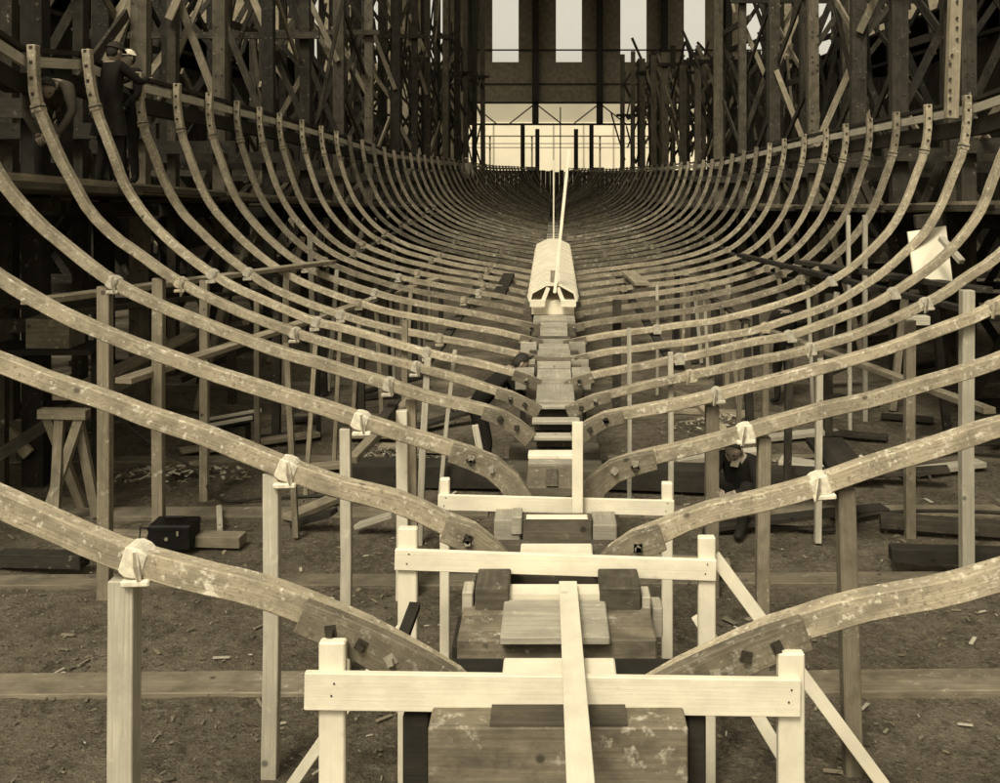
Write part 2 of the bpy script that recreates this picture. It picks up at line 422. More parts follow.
# further shores deep below the hull
for k in range(5, 15):
    for side in (-1, 1):
        v, i = at_X(section(k), 2.1); t = world(side, v.x, v.y-.1, dk(k)+.03)
        mt = random.choice(('post', 'pale', 'post', 'stage')); w_ = random.uniform(.035, .065)
        o = MB().sweep([t, Vector((t.x+random.uniform(-.12, .12), t.y+random.uniform(-.08, .08), 0))], (w_, w_), (1, 0, 0)).build('shore_post', M[mt])
        tag(o, 'slender %s shore midway out under the %s frame, %s side' % ({'post': 'brown', 'pale': 'pale', 'stage': 'dark'}[mt], ordn(k), 'left' if side < 0 else 'right'), 'shore', 'slender shores under the mid frames')
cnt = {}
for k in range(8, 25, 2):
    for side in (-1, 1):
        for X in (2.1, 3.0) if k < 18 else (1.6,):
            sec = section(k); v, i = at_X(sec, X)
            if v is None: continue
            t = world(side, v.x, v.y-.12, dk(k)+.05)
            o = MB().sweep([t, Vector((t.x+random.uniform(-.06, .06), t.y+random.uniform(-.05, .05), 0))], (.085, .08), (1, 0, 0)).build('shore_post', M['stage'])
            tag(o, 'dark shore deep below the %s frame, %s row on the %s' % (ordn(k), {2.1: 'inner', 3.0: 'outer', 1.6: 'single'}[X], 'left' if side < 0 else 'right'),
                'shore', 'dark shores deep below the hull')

# ------------------------------------------------------------ ground
def ground():
    xs = [-60, -40, -25, -15]+[-10+i*.125 for i in range(161)]+[15, 25, 40, 60]
    ys = [-12, -6, -2]+[i*.125 for i in range(4, 100)]+[12.5+i*.25 for i in range(40)]+[24, 28, 34, 42, 55, 75, 100, 150, 260, 420]
    xs = [-400, -150]+xs+[150, 400]
    me = bpy.data.meshes.new('ground'); vs = []
    for y in ys:
        for x in xs:
            z = -.035+.03*noise.noise(Vector((x*.7, y*.7, 0)))+.015*noise.noise(Vector((x*2.3, y*2.3, 4)))+.02*max(0, noise.noise(Vector((x*4.1, y*4.1, 9))))
            vs.append((x, y, z if abs(x) < 16 and y < 30 else -.04))
    nx = len(xs); fs = [(j*nx+i, j*nx+i+1, (j+1)*nx+i+1, (j+1)*nx+i) for j in range(len(ys)-1) for i in range(nx-1)]
    me.from_pydata(vs, [], fs)
    for p in me.polygons: p.use_smooth = True
    m, nt, b = new_mat('trodden_earth')
    tc = nt.nodes.new('ShaderNodeTexCoord')
    def nz(s, d=6, r=.6):
        n = nt.nodes.new('ShaderNodeTexNoise'); n.inputs['Scale'].default_value = s; n.inputs['Detail'].default_value = d; n.inputs['Roughness'].default_value = r
        nt.links.new(tc.outputs['Object'], n.inputs['Vector']); return n.outputs['Fac']
    a, c2, d2, e2 = nz(.6), nz(3.5, 8, .7), nz(22, 8, .75), nz(60, 4, .7)
    c = mixc(nt, ramp(nt, a, .35, .65), col(.17, (1, .82, .55)), col(.27, (1, .84, .58)))
    c = mixc(nt, ramp(nt, c2, .45, .72), c, col(.095, (1, .82, .55)))
    c = mixc(nt, ramp(nt, nz(9, 8, .8), .5, .68), c, col(.075, (1, .82, .55)))
    c = mixc(nt, ramp(nt, d2, .50, .70), c, col(.36, (1, .86, .6)))
    c = mixc(nt, ramp(nt, e2, .55, .70), c, col(.03, (1, .82, .55)))
    nt.links.new(c, b.inputs['Base Color']); b.inputs['Roughness'].default_value = .95; b.inputs['Specular IOR Level'].default_value = .1
    s_ = nt.nodes.new('ShaderNodeMath'); s_.operation = 'ADD'; nt.links.new(d2, s_.inputs[0]); nt.links.new(e2, s_.inputs[1])
    bp = nt.nodes.new('ShaderNodeBump'); bp.inputs['Strength'].default_value = 1; bp.inputs['Distance'].default_value = .06
    nt.links.new(s_.outputs[0], bp.inputs['Height']); nt.links.new(bp.outputs[0], b.inputs['Normal'])
    me.materials.append(m)
    o = bpy.data.objects.new('ground', me); C.objects.link(o); structure(o)
ground()

# long sleepers flush in the ground, across the slip
slp = [(4.62, 'nearest the camera'), (5.72, 'crossing under the second frame'), (7.15, 'crossing behind the third frame'), (8.55, 'just beyond the black case'),
       (10.1, 'crossing behind the crouching men'), (11.8, 'in the shade under the eighth frame'), (13.6, 'in the shade under the tenth frame'), (15.6, 'farthest visible in the shade')]
for n, (y, s_) in enumerate(slp):
    for sg, w_ in ((-1, 'left'), (1, 'right')):
        pts = [(sg*(.55+i*1.3), y+random.uniform(-.02, .02)+sg*.012*i, -.066+random.uniform(-.008, .008)) for i in range(8)]
        o = MB().sweep(pts, (.25 if n % 2 else .19, .12), (0, 1, 0), wob=.04).build('ground_sleeper', M['sleeper'], bevel=.006)
        tag(o, 'sleeper sunk in earth %s of keel, %s' % (w_, s_), 'sleeper', 'sleepers sunk in the yard floor')

# chips and litter
mb = MB()
for i in range(380):     # pale shavings and larger offcuts
    y = 3.6+random.random()*8; x = random.uniform(-.6*y, .5*y)
    if abs(x) < .5: continue
    L = .02+.1*random.random()**2.5; a = random.uniform(0, 3.14); dv = Vector((math.cos(a), math.sin(a), random.uniform(-.05, .05)))*L
    p = Vector((x, y, -.018+.03*noise.noise(Vector((x*.7, y*.7, 0)))+.015*noise.noise(Vector((x*2.3, y*2.3, 4)))))
    mb.sweep([p-dv/2, p+dv/2], (L*random.uniform(.1, .35), .006), None, mi=random.choice((0, 1, 1, 3)))
for i in range(3600):
    y = 3.2+random.random()**1.3*11; x = random.uniform(-.62*y, .5*y)
    if abs(x) < .5: continue
    L = random.choice((.012, .015, .02, .025, .035))*random.uniform(.5, 1.3); a = random.uniform(0, 3.14)
    p = Vector((x, y, -.022+.03*noise.noise(Vector((x*.7, y*.7, 0)))+.015*noise.noise(Vector((x*2.3, y*2.3, 4)))))
    dv = Vector((math.cos(a), math.sin(a), random.uniform(-.3, .3)))*L
    mb.sweep([p-dv/2, p+dv/2], (L*random.uniform(.2, .7), .006), None, mi=random.choice((0, 0, 1, 2)))
tag(mb.build('wood_chips', [M['sleeper'], M['post'], M['block'], M['pale']]), kind='stuff')

for i, (x, y, rr, c) in enumerate(((-3.5, 9.4, .5, 'beside the tall grey shores at left'), (3.0, 9.6, .45, 'beyond the thick rough shore at right'), (-1.6, 9.9, .35, 'left of the keel near the bending man'), (2.0, 11.2, .5, 'near the standing man at right'))):
    hb = MB()
    for j in range(160):
        q = random.random()**.7*rr; a = random.uniform(0, 6.28); L = random.uniform(.03, .09)
        p = Vector((x+q*math.cos(a)*1.4, y+q*math.sin(a)*.7, .02+.13*(1-q/rr)**1.2)); dv = Vector((random.uniform(-1, 1), random.uniform(-1, 1), random.uniform(-.4, .4))).normalized()*L
        hb.sweep([p-dv/2, p+dv/2], (L*.35, .008), None, mi=random.choice((0, 1, 2)))
    o = hb.build('shavings_heap', [M['post'], M['stagel'], M['pale']]); tag(o, 'low heap of wood shavings on the earth '+c, 'heap', 'heaps of shavings'); o['kind'] = 'stuff'
# ------------------------------------------------------------ keel blocks
def kb(x0, x1, yf, z, dep, h, mat, root, name, top=None):
    d = -z*F/(yf-VY)
    return MB().box((x0-VX)*d/F, (x1-VX)*d/F, d, d+dep, CAMZ+z-h, CAMZ+z, 0 if (x1-x0)*d/F > dep else 1).build(name, mat, root, bevel=.006)
KG = 'keel blocks in a row down the middle of the hull'
def kroot(d, lab): return thing('keel_block', (0, d, 0), lab, 'keel block', KG)
def crib(root, d, X0, X1, ztop, dep=.3):
    """squared logs piled from the earth up to ztop"""
    z = ztop; i = 0
    while z > .02:
        h = min(.24, z)
        e = .04*(i % 2)
        MB().box(X0-e, X1+e, d+.01*i, d+dep+.01*i, z-h+.003, z, 0).build('crib_log', M['block'] if i % 2 == 0 else M['dark'], root, bevel=.008)
        z -= h; i += 1
# nearest
r = kroot(3.55, 'broad heavy keel block nearest the camera, a white board across its top')
kb(428, 688, 728, -2.0, .32, .34, M['block2'], r, 'top_log')
MB().box(-.58, .58, 3.92, 4.12, CAMZ-2.28, CAMZ-2.03, 0).build('back_log', M['dark'], r, bevel=.008)
MB().box(-.56, -.46, 3.72, 4.05, CAMZ-2.4, CAMZ-2.05, 1).build('side_log', M['dark'], r, bevel=.008)
MB().box(.50, .57, 3.72, 4.05, CAMZ-2.4, CAMZ-2.05, 1).build('side_log', M['dark'], r, bevel=.008)
kb(502, 617, 677, -1.93, .15, .03, M['white'], r, 'cap_board')
kb(512, 607, 679, -1.962, .14, .04, M['dark'], r, 'packing')
MB().box(-.225, .265, 3.557, 3.86, CAMZ-1.998, CAMZ-1.988, 0).build('stain_board', M['block'], r)
crib(r, 3.60, -.42, .44, CAMZ-2.345)
r = kroot(4.2, 'second keel block, wide split log under a pale tapering board and two dark side blocks')
kb(457, 657, 640, -2.0, .34, .17, M['block2'], r, 'top_log')
kb(500, 610, 637, -1.96, .36, .036, M['cap'], r, 'cap_board')
MB().box(-.22, .235, 4.53, 4.64, CAMZ-1.995, CAMZ-1.945, 0).build('cap_edge', M['white'], r)
kb(475, 509, 588, -1.90, .22, .15, M['block'], r, 'side_block'); kb(600, 641, 588, -1.90, .22, .15, M['block'], r, 'side_block')
kb(462, 473, 592, -1.93, .12, .10, M['pale'], r, 'wedge'); kb(642, 651, 597, -1.95, .12, .12, M['pale'], r, 'wedge'); kb(652, 663, 608, -2.02, .12, .14, M['cap'], r, 'wedge')
crib(r, 4.24, -.38, .42, CAMZ-2.175)
MB().box(.36, .45, 4.45, 4.75, CAMZ-2.32, CAMZ-2.14, 1).build('side_log', M['dark'], r, bevel=.006)
MB().box(-.45, -.36, 4.45, 4.75, CAMZ-2.32, CAMZ-2.14, 1).build('side_log', M['dark'], r, bevel=.006)
r = kroot(4.95, 'third keel block with a bright white top just behind the second white rail')
kb(520, 593, 554, -1.90, .14, .04, M['white'], r, 'cap_board')
crib(r, 4.9, -.30, .33, CAMZ-1.945)
r = kroot(5.45, 'fourth keel block with a dark stained front and pale blocks on both sides')
kb(523, 592, 519, -1.93, .10, .155, M['block'], r, 'front_block'); kb(526, 588, 518, -1.925, .06, .012, M['white'], r, 'cap_edge')
kb(494, 520, 520, -1.95, .22, .19, M['cap'], r, 'side_block'); kb(593, 617, 525, -1.96, .22, .19, M['cap'], r, 'side_block')
kb(511, 522, 517, -1.93, .15, .10, M['cap'], r, 'side_block')
crib(r, 5.5, -.34, .36, CAMZ-2.15)
r = kroot(6.0, 'fifth keel block, stained sloping-looking top with a narrow dark strip along its middle')
kb(526, 575, 487, -1.93, .42, .06, M['capdk'], r, 'cap_board')
kb(546, 558, 485, -1.915, .32, .014, M['block'], r, 'batten')
kb(528, 575, 463, -1.925, .10, .05, M['cap'], r, 'cap_edge')
crib(r, 6.03, -.32, .34, CAMZ-1.995)
ks = [(528, 574, 455, .12, 'white'), (534, 574, 437, .12, 'pale'), (532, 580, 421, .12, 'pale')]
for n, (a, b, yf, dep, mm) in enumerate(ks):
    d = 1900/(yf-VY)
    r = kroot(d, '%s keel block, thin pale board on a dark nailed face' % ordn(n+6))
    kb(a, b, yf, -1.90, dep, .03, M[mm], r, 'cap_board')
    kb(a+2, b-2, yf+.5, -1.932, dep*.9, .07, M['block'], r, 'face_block')
    MB().box(-.33+.02*n, .33, d+.02, d+.26, CAMZ-2.2, CAMZ-2.01, 0).build('crib_log', M['block'], r, bevel=.006)
    MB().box(-.25, .25, d+.03, d+.28, .0, CAMZ-2.203, 0).build('crib_log', M['dark'], r)
r = kroot(8.05, 'ninth keel block with a large pale clean top board')
kb(536, 575, 401, -1.90, .62, .03, M['cap'], r, 'cap_board'); kb(536, 575, 406, -1.925, .10, .03, M['pale'], r, 'cap_edge')
crib(r, 8.08, -.22, .24, CAMZ-1.96)
d = 8.98; n = 10
while d < 34:
    L = random.choice((.30, .42, .22)); w = random.uniform(.14, .17)
    mt = random.choice(('cap', 'capdk', 'cap', 'block')) if d < 14 else random.choice(('capdk', 'block'))
    r = kroot(d, '%s keel block from the camera, %s board on stacked logs' % (ordn(n), {'cap': 'pale', 'capdk': 'stained', 'block': 'dark'}[mt]))
    zt = -1.90+random.uniform(-.02, .02)
    MB().box(-w, w+.02, d, d+L, CAMZ+zt-.05, CAMZ+zt, 1).build('cap_board', M[mt], r)
    MB().box(-w, w+.02, d-.045, d-.003, CAMZ+zt-.055, CAMZ+zt+.005, 0).build('cap_edge', M['pale' if n % 2 else 'cap'], r)
    MB().box(-w-.1, w+.12, d+.05, d+.3, CAMZ+zt-.3, CAMZ+zt-.053, 0).build('crib_log', M['block'], r)
    MB().box(-.3, .3, d+.06, d+.32, 0, CAMZ+zt-.303, 0).build('crib_log', M['dark'], r)
    if n in (10, 11, 13):
        for sg in (-1, 1):
            MB().box(sg*.24-.085+.02*sg, sg*.24+.085+.02*sg, d+.15, d+.42, CAMZ-2.05, CAMZ-1.90, 1).build('side_block', M['cap'], r)
    d += L+random.uniform(.16, .3); n += 1

# white layered deadwood stack amidships with battens
r = thing('timber_stack', (0, 12.7, CAMZ-1.9), 'bright white layered stack of boards lying on the keel amidships', 'timber stack')
d = 12.75; i = 0
while d < 18.6:
    w = .30-.0*i; zt = CAMZ-1.52+.004*i
    st = MB()
    e_ = .012*(i % 3)
    st.sweep([(-w-e_, d, zt-.21), (-w+.03-e_, d, zt-.10), (-.09, d, zt), (.09, d, zt), (w-.03+e_, d, zt-.10), (w+e_, d, zt-.21)], [(.15, .03)]*6, (0, 1, 0))
    st.build('board_layer', M['white'], r); d += .165; i += 1
MB().box(-.27, .27, 12.72, 19.4, CAMZ-1.90, CAMZ-1.73, 1).build('core_timber', M['white'], r)
MB().box(-.035, .035, 12.8, 19.2, CAMZ-1.50, CAMZ-1.475, 1).build('channel', M['post'], r)
for sg in (-1, 1):
    MB().sweep([(sg*.06, 12.66, CAMZ-1.55), (sg*.14, 12.64, CAMZ-1.75)], (.05, .05), (0, 1, 0)).build('end_brace', M['white'], r)
    MB().box(min(sg*.1, sg*.29), max(sg*.1, sg*.29), 12.55, 12.64, CAMZ-1.78, CAMZ-1.70, 0).build('end_board', M['white'], r)
MB().box(-.24, .27, 12.15, 12.9, CAMZ-1.93, CAMZ-1.90, 1).build('apron_board', M['cap'], r)
o = MB().beam(P(554.6, 293, 12.6), P(569, 150, 13.1), .038, .025, (1, 0, 0)).build('sighting_batten', M['white'])
tag(o, 'long white batten leaning back from the end of the white stack', 'batten')
o = MB().beam(P(553.6, 240, 18.5), P(553.6, 160, 18.5), .026, .025, (1, 0, 0)).build('sighting_batten', M['white'])
tag(o, 'thin upright white batten at the far end of the white stack', 'batten')

# ------------------------------------------------------------ white sighting rails
def rail(dist, lab, rail_pts, bh, th, ups, braces=(), nails=True):
    (xa, ya), (xb, yb) = rail_pts
    A, B = P(xa, ya, dist), P(xb, yb, dist)
    r = thing('sighting_rail', ((A.x+B.x)/2, dist, 0), lab, 'white rail', 'white cross rails over the near keel blocks')
    MB().beam(A, B, th, bh, (0, 1, 0)).build('rail_board', M['white'], r, bevel=.003)
    for (x, yt, w, dz) in ups:
        t = P(x, yt, dist+th/2+.02)
        MB().beam(t, Vector((t.x, t.y, 0)), w, .045, (1, 0, 0)).build('upright', M['white'], r, bevel=.006)
        if nails:
            yr = ya+(yb-ya)*(x-xa)/(xb-xa)
            for dx, dy in ((-.006, -.02), (.004, .025)):
                c = P(x, yr, dist-th/2)+Vector((dx, 0, dy)); MB().sweep([c+Vector((0, .004, 0)), c-Vector((0, .003, 0))], (.006, .006), (1, 0, 0)).build('nail', M['bolt'], r)
    for (p, q, w) in braces:
        MB().beam(P(*p), P(*q), w, .022, (1, .0, -.6) if q[0] > p[0] else (1, 0, .6)).build('brace', M['white'], r, bevel=.002)
    return r
rail(3.70, 'nearest and widest white rail across the foreground, between two round-topped uprights', [(305, 690), (800, 697)], .138, .028,
     [(333, 640, .098, 0), (790.5, 651, .098, 0)],
     [])
rail(4.72, 'middle white rail with stout left and right uprights crossing behind the second frame', [(395, 559), (716, 570)], .098, .024,
     [(408, 527, .092, 0), (706.5, 536, .082, 0)],
     [((714, 556, 4.79), (884, 786, 4.75), .062), ((697, 615, 4.78), (800, 786, 4.76), .06), ((403, 626, 4.78), (288, 790, 4.74), .05)])
rail(5.68, 'farthest and narrowest white rail, carrying the white upright batten', [(438, 502), (674, 508)], .088, .022,
     [(445, 478, .055, 0), (667, 482, .062, 0)])
o = MB().beam(P(577.5, 422, 5.62), P(577.5, 520, 5.62), .060, .03, (1, 0, 0)).build('upright_batten', M['white'], bevel=.002)
tag(o, 'short white upright batten fixed on the farthest white rail', 'batten')
o = MB().beam(P(568, 583, 4.6), P(581, 790, 2.88), .082, .018, (1, 0, 0)).build('sloping_board', M['white'], bevel=.002)
tag(o, 'white board sloping toward the camera, laid over the nearest rail', 'board')
o = MB().beam(P(402, 640, 4.35), P(415, 605, 4.6), .05, .03, (1, 0, 0)).build('wooden_wedge', M['dark'])
tag(o, 'small dark slanting wedge against the left upright of the middle rail', 'wedge')

# ------------------------------------------------------------ side staging
def edgeX(side, d):       # inner face of the staging
    return lerp_tab([(0, 4.75), (18, 4.6), (28, 4.1), (38, 3.4), (46, 2.85)], d)*(1 if side < 0 else 1.02)
def deckz(side, d):
    z = -.12-(d-7.7)*.054 if side < 0 else -.39-(d-9.5)*.042
    return CAMZ+max(z, -1.1)
BS = {-1: [6.9, 9.25, 11.6, 14.2, 16.5, 18.9, 21.5, 24.2, 27, 29.5, 32, 34.5, 37, 39.5, 42, 44.5],
      1: [6.7, 9.0, 11.9, 13.9, 16.1, 18.6, 21.3, 24, 26.6, 29, 31.6, 34, 36.6, 39, 41.7, 44.5]}
for side in (-1, 1):
    sn = 'left' if side < 0 else 'right'
    for bi, d in enumerate(BS[side]):
        e = edgeX(side, d)
        r = thing('staging_bent', (side*e, d, 0), 'tall dark bolted timber staging bent, %s from the camera on the %s side' % (ordn(bi+1), sn),
                  'staging', 'staging bents along the %s side' % sn)
        top = CAMZ+(5.6 if d < 20 else 7.6 if d < 29 or side < 0 else .104*d)+random.uniform(-.2, .6)
        rows = [0, .7, 1.6, 2.7, 3.9] if d > 10 else [0, 1.35, 2.6, 3.9]
        xs = []
        for ri, ro in enumerate(rows):
            X = side*(e+.12+ro+random.uniform(-.08, .08)); xs.append(X)
            w = random.uniform(.17, .24) if ri % 2 == 0 else .12
            zt = top+random.uniform(-.5, .3)*(ri > 0)
            pb = MB().beam((X, d+ri*.03, 0), (X+random.uniform(-.05, .05), d+ri*.03, zt), w, .16, (1, 0, 0))
            if d < 26:       # bolt holes in pairs up the post
                z = .5
                while z < zt-.1:
                    for dx in (-.045, .045):
                        if random.random() < .55:
                            c = Vector((X+dx+random.uniform(-.01, .01), d+ri*.03-.08, z+random.uniform(-.05, .05)))
                            pb.tube([c+Vector((0, .01, 0)), c+Vector((0, -.006, 0))], .019 if d < 15 else .024, 6, mi=1)
                    z += random.choice((.16, .22, .35))
            pb.build('post', [M['stagel'] if (ri < 2 and random.random() < .5) else M['stage'], M['bolt']], r)
        # cross caps
        zd = deckz(side, d)
        for zc, hh in ((zd-.17, .16), (zd+.72, .18), (zd-1.25, .12)) + (((CAMZ+random.uniform(2.2, 4.5), .12),) if bi % 2 else ()):
            x0, x1 = sorted((xs[0]-side*.28, xs[-1]+side*.2))
            MB().box(x0, x1, d-.22, d-.12, zc-hh/2, zc+hh/2, 0).build('cap_beam', M['stage'], r)
        # braces across and along
        for q in range(len(xs)-1):
            for lv in range(5):
                if random.random() < .75:
                    z0 = (.2, 1.5, 3.4, 5.0, 6.5)[lv]+random.uniform(-.2, .2)
                    if z0 > top-1: continue
                    z1 = z0+random.uniform(1.2, 1.9)
                    a, b = (xs[q], xs[q+1]) if random.random() < .5 else (xs[q+1], xs[q])
                    yy = d+random.choice((-.14, .16))
                    MB().beam((a, yy, z0), (b, yy, z1), .11, .04, (0, 1, 0) if 0 else (1, 0, -.5)).build('brace', M['stage'] if random.random() < .75 else M['post'], r)
        if bi < len(BS[side])-1:
            d2 = BS[side][bi+1]; e2 = edgeX(side, d2)
            for ri in range(3):
                for lv in range(2):
                    z0 = (3.8, 6.0)[lv]+random.uniform(-.4, .4)
                    if random.random() < .7:
                        s_ = 1 if random.random() < .5 else -1
                        Xa = side*(e+.25+ri*1.3); Xb = side*(e2+.25+ri*1.3)
                        MB().beam((Xa, d+.1, z0-s_*.8), (Xb, d2-.1, z0+s_*.8), .04, .12).build('long_brace', M['stage'] if random.random() < .7 else M['post'], r)
                zl = CAMZ+random.uniform(2.0, 4.6)
                if random.random() < .35: MB().beam((side*(e+.3+ri*1.3), d-.25, zl+random.uniform(-.02, .02)), (side*(e2+.3+ri*1.3), d2-.1, zl), .06, .14).build('ledger', M['stage'], r)
        if d > 15:     # small cross lattice further back
            for q in range(9):
                Xc = side*(e+random.uniform(.0, 3.6)); z0 = CAMZ+random.uniform(-.3, min(5, top-CAMZ-1.8)); yq = d+random.uniform(.3, 1.6)
                MB().beam((Xc, yq, z0), (Xc+side*random.uniform(-.7, .7), yq+.1, z0+random.uniform(1.2, 2.6)), .07, .05, (1, 0, 0)).build('light_strut', M['post'] if q == 0 else M['stage'], r)
    # decks: one walkway per pair of bents
    for bi in range(len(BS[side])-1):
        d, d2 = BS[side][bi]-.1, BS[side][bi+1]+.1
        r = thing('staging_deck', (side*(edgeX(side, d)+1), d, deckz(side, d)), 'run of walkway planks beside the hull, %s bay from the camera on the %s side' % (ordn(bi+1), sn),
                  'walkway', 'walkway planks on the %s staging' % sn)
        for pn in range(14):
            o1 = -.72+pn*.245
            za = .03 if bi % 2 else 0
            a = Vector((side*(edgeX(side, d)+o1), d, deckz(side, d)-.045+za)); b = Vector((side*(edgeX(side, d2)+o1), d2, deckz(side, d2)-.045+za))
            if random.random() < .06 and pn > 2: continue
            MB().beam(a, b, .232, .055).build('plank', M['deck'], r)
    # kerb board on the deck edge
o = MB().sweep([P(0, 178.5, 7.25), P(33, 181, 7.7), P(142, 189, 9.75), P(250, 197, 13.2), P(330, 203, 18)], (.05, .10)).build('edge_board', M['post'])
tag(o, 'light plank along the inner edge of the left walkway under the standing men', 'plank')
o = MB().sweep([P(1015, 206, 8.7), P(975, 206, 9.5), P(900, 208, 11.5), P(800, 208, 16.2), P(760, 206, 19.3)], (.05, .10)).build('edge_board', M['post'])
tag(o, 'light plank along the inner edge of the right walkway', 'plank')

# ------------------------------------------------------------ backing sheds, far wall
def backing_wall(side, nm):  # shed invented as a dark backdrop for the gaps in the staging
    r = thing('backing_shed', (side*13, 25, 0), 'long boarded shed added as dark backing behind the %s staging' % nm, 'shed')
    b = MB()
    y = 2
    while y < 78:
        h = 6.6+.25*math.sin(y*.3)
        b.box(side*13-.05+.02*(int(y*3) % 2), side*13+.05+.02*(int(y*3) % 2), y, y+.29, 0, h, 2); y += .3
        if random.random() < .015: y += .3
    b.build('boarding', M['shed'], r)
    rf = MB().sweep([(side*12.7, 2, 6.8), (side*12.7, 78, 6.8)], (.3, .12)); rf.sweep([(side*16, 2, 7.6), (side*16, 78, 7.6)], (6.4, .1), (1, 0, side*-.18))
    rf.build('roof', M['shed'], r)
    bk = MB().box(side*19-.05, side*19+.05, 2, 78, 0, 7, 1); bk.build('rear_wall', M['shed'], r)
backing_wall(-1, 'left'); backing_wall(1, 'right')

def far_building():
    D = 80
    def X(px): return (px-VX)*D/F
    def Z(py): return CAMZ-(py-VY)*D/F
    r = thing('shed_gable', (0, D, 0), 'brown end wall of the building shed with tall piers and bright gaps between them', 'building')
    MB().box(X(-150), X(1250), D, D+.6, Z(103), Z(62), 0).build('wall_band', M['pier'], r)
    MB().box(X(-150), X(466), D, D+.6, 0, Z(103), 0).build('lower_wall', M['pier'], r)
    MB().box(X(770), X(1250), D, D+.6, 0, Z(103), 0).build('lower_wall', M['pier'], r)
    for a, b in ((-150, 300), (318, 360), (385, 428), (447, 492), (518.5, 556), (582, 620.5), (647, 684), (706, 745), (770, 810), (835, 1250)):
        MB().box(X(a), X(b), D+.05, D+.55, Z(62), Z(-60), 2).build('pier', M['pier'], r)
    for y in (50, 84): MB().box(X(440), X(800), D-.08, D-.02, Z(y)-.06, Z(y)+.06, 0).build('wall_rail', M['shed'], r)
    for x in (535.5, 599.5, 471, 664, 728):
        MB().box(X(x)-.26, X(x)+.26, D-.5, D-.1, Z(124), Z(-40), 2).build('column', M['steel'], r)
    MB().box(X(466), X(770), D-.5, D-.3, Z(125.4), Z(123.4), 0).build('truss_chord', M['steel'], r)
    MB().box(X(466), X(770), D-.5, D-.3, Z(104), Z(102), 0).build('truss_chord', M['steel'], r)
    for x in (471, 535.5, 599.5, 664, 728):
        for sg in (-1, 1):
            MB().beam((X(x+sg*3), D-.4, Z(106)), (X(x+sg*26), D-.4, Z(124)), .1, .1).build('truss_strut', M['steel'], r)
    # unseen roof added over the far slip to darken the frames below
    for y in range(16, 80, 8):
        MB().box(-14, 14, y, y+7.6, CAMZ+17.4, CAMZ+17.6, 0).build('shade_roof_bay', M['shed'], r)
    for y in range(16, 81, 8):
        for sg in (-1, 1): MB().box(sg*13.6-.2, sg*13.6+.2, y-.2, y+.2, 0, CAMZ+17.4, 2).build('shade_roof_column', M['steel'], r)
M['canvas3'] = plain('grey_washed_wall', .36, .9, TINTW, mott=.08, scale=.2)
M['canvas2'] = plain('limewashed_wall', .68, .9, TINTW, mott=.08, scale=.2)
def frost():
    m, nt, b = new_mat('frosted_glazing'); t = nt.nodes.new('ShaderNodeBsdfTranslucent'); t.inputs[0].default_value = (.80, .74, .56, 1)
    nt.links.new(t.outputs[0], nt.nodes['Material Output'].inputs['Surface']); return m
M['frost'] = frost()
far_building()
# gantry posts beyond the hull's end
for x, yt, lab in ((522.7, 125, 'leftmost'), (537.4, 129, 'second from the left'), (576, 129, 'third from the left'), (591.4, 125, 'rightmost')):
    b = P(x, yt, 62); o = MB().box(b.x-.13, b.x+.13, 61.8, 62.1, 0, b.z, 2).build('gantry_post', M['steel'])
    tag(o, '%s of four dark posts standing in the bright opening' % lab, 'post', 'four dark posts in the far opening')
b = P(560.4, 107, 60); o = MB().tube([(b.x, 60, 0), (b.x, 60, b.z)], .04, 6).build('thin_pole', M['steel'])
tag(o, 'very thin dark pole between the four posts in the bright opening', 'pole')
r = thing('overhead_pipe_run', (0, 100, 0), 'thin horizontal pipes on trestles crossing the bright far opening', 'pipes')
for y, rr in ((136, .08), (143.5, .05), (147.5, .05)):
    a, b = P(380, y, 100), P(840, y, 100); MB().tube([a, b], rr, 6).build('pipe', M['pier'], r)
for x in (490, 532, 600, 640, 700):
    a = P(x, 136, 100.2); MB().box(a.x-.09, a.x+.09, 100.1, 100.3, 0, a.z, 2).build('trestle', M['pier'], r)
# pale hall and yard beyond
r = thing('distant_hall', (0, 150, 0), 'pale plain hall far beyond the opening at the end of the slip', 'building')
a = P(300, 122, 150); b = P(900, 122, 150); c = P(900, 96, 150)
MB().box(a.x, b.x, 150, 170, 0, a.z, 0).build('wall', M['canvas2'], r)
MB().box(a.x, b.x, 150.3, 170, a.z, c.z, 0).build('upper_wall', M['canvas3'], r)
MB().box(a.x-.5, b.x+.5, 149.8, 170.5, c.z, c.z+.5, 0).build('roof', M['pier'], r)
for i in range(9):
    x = a.x+4+i*10; MB().box(x, x+1.6, 149.9, 149.98, 0, 2.6, 0).build('doorway', M['shed'], r)
for i in range(20):
    x = a.x+2+i*4.5; MB().box(x-.08, x+.08, 149.8, 149.97, 0, a.z-.1, 2).build('pilaster', M['canvas3'], r)

hf = MB()  # dark fence added to hide the brightly lit ground behind the hull
for i in range(70):
    hf.box(-9+i*.26, -9+i*.26+.25, 57+.02*(i % 2), 57.05+.02*(i % 2), 0, CAMZ-.32+random.uniform(-.08, .05), 2)
tag(hf.build('masking_fence', M['shed']), 'low dark board fence added to mask bright ground beyond the last frames', 'fence')
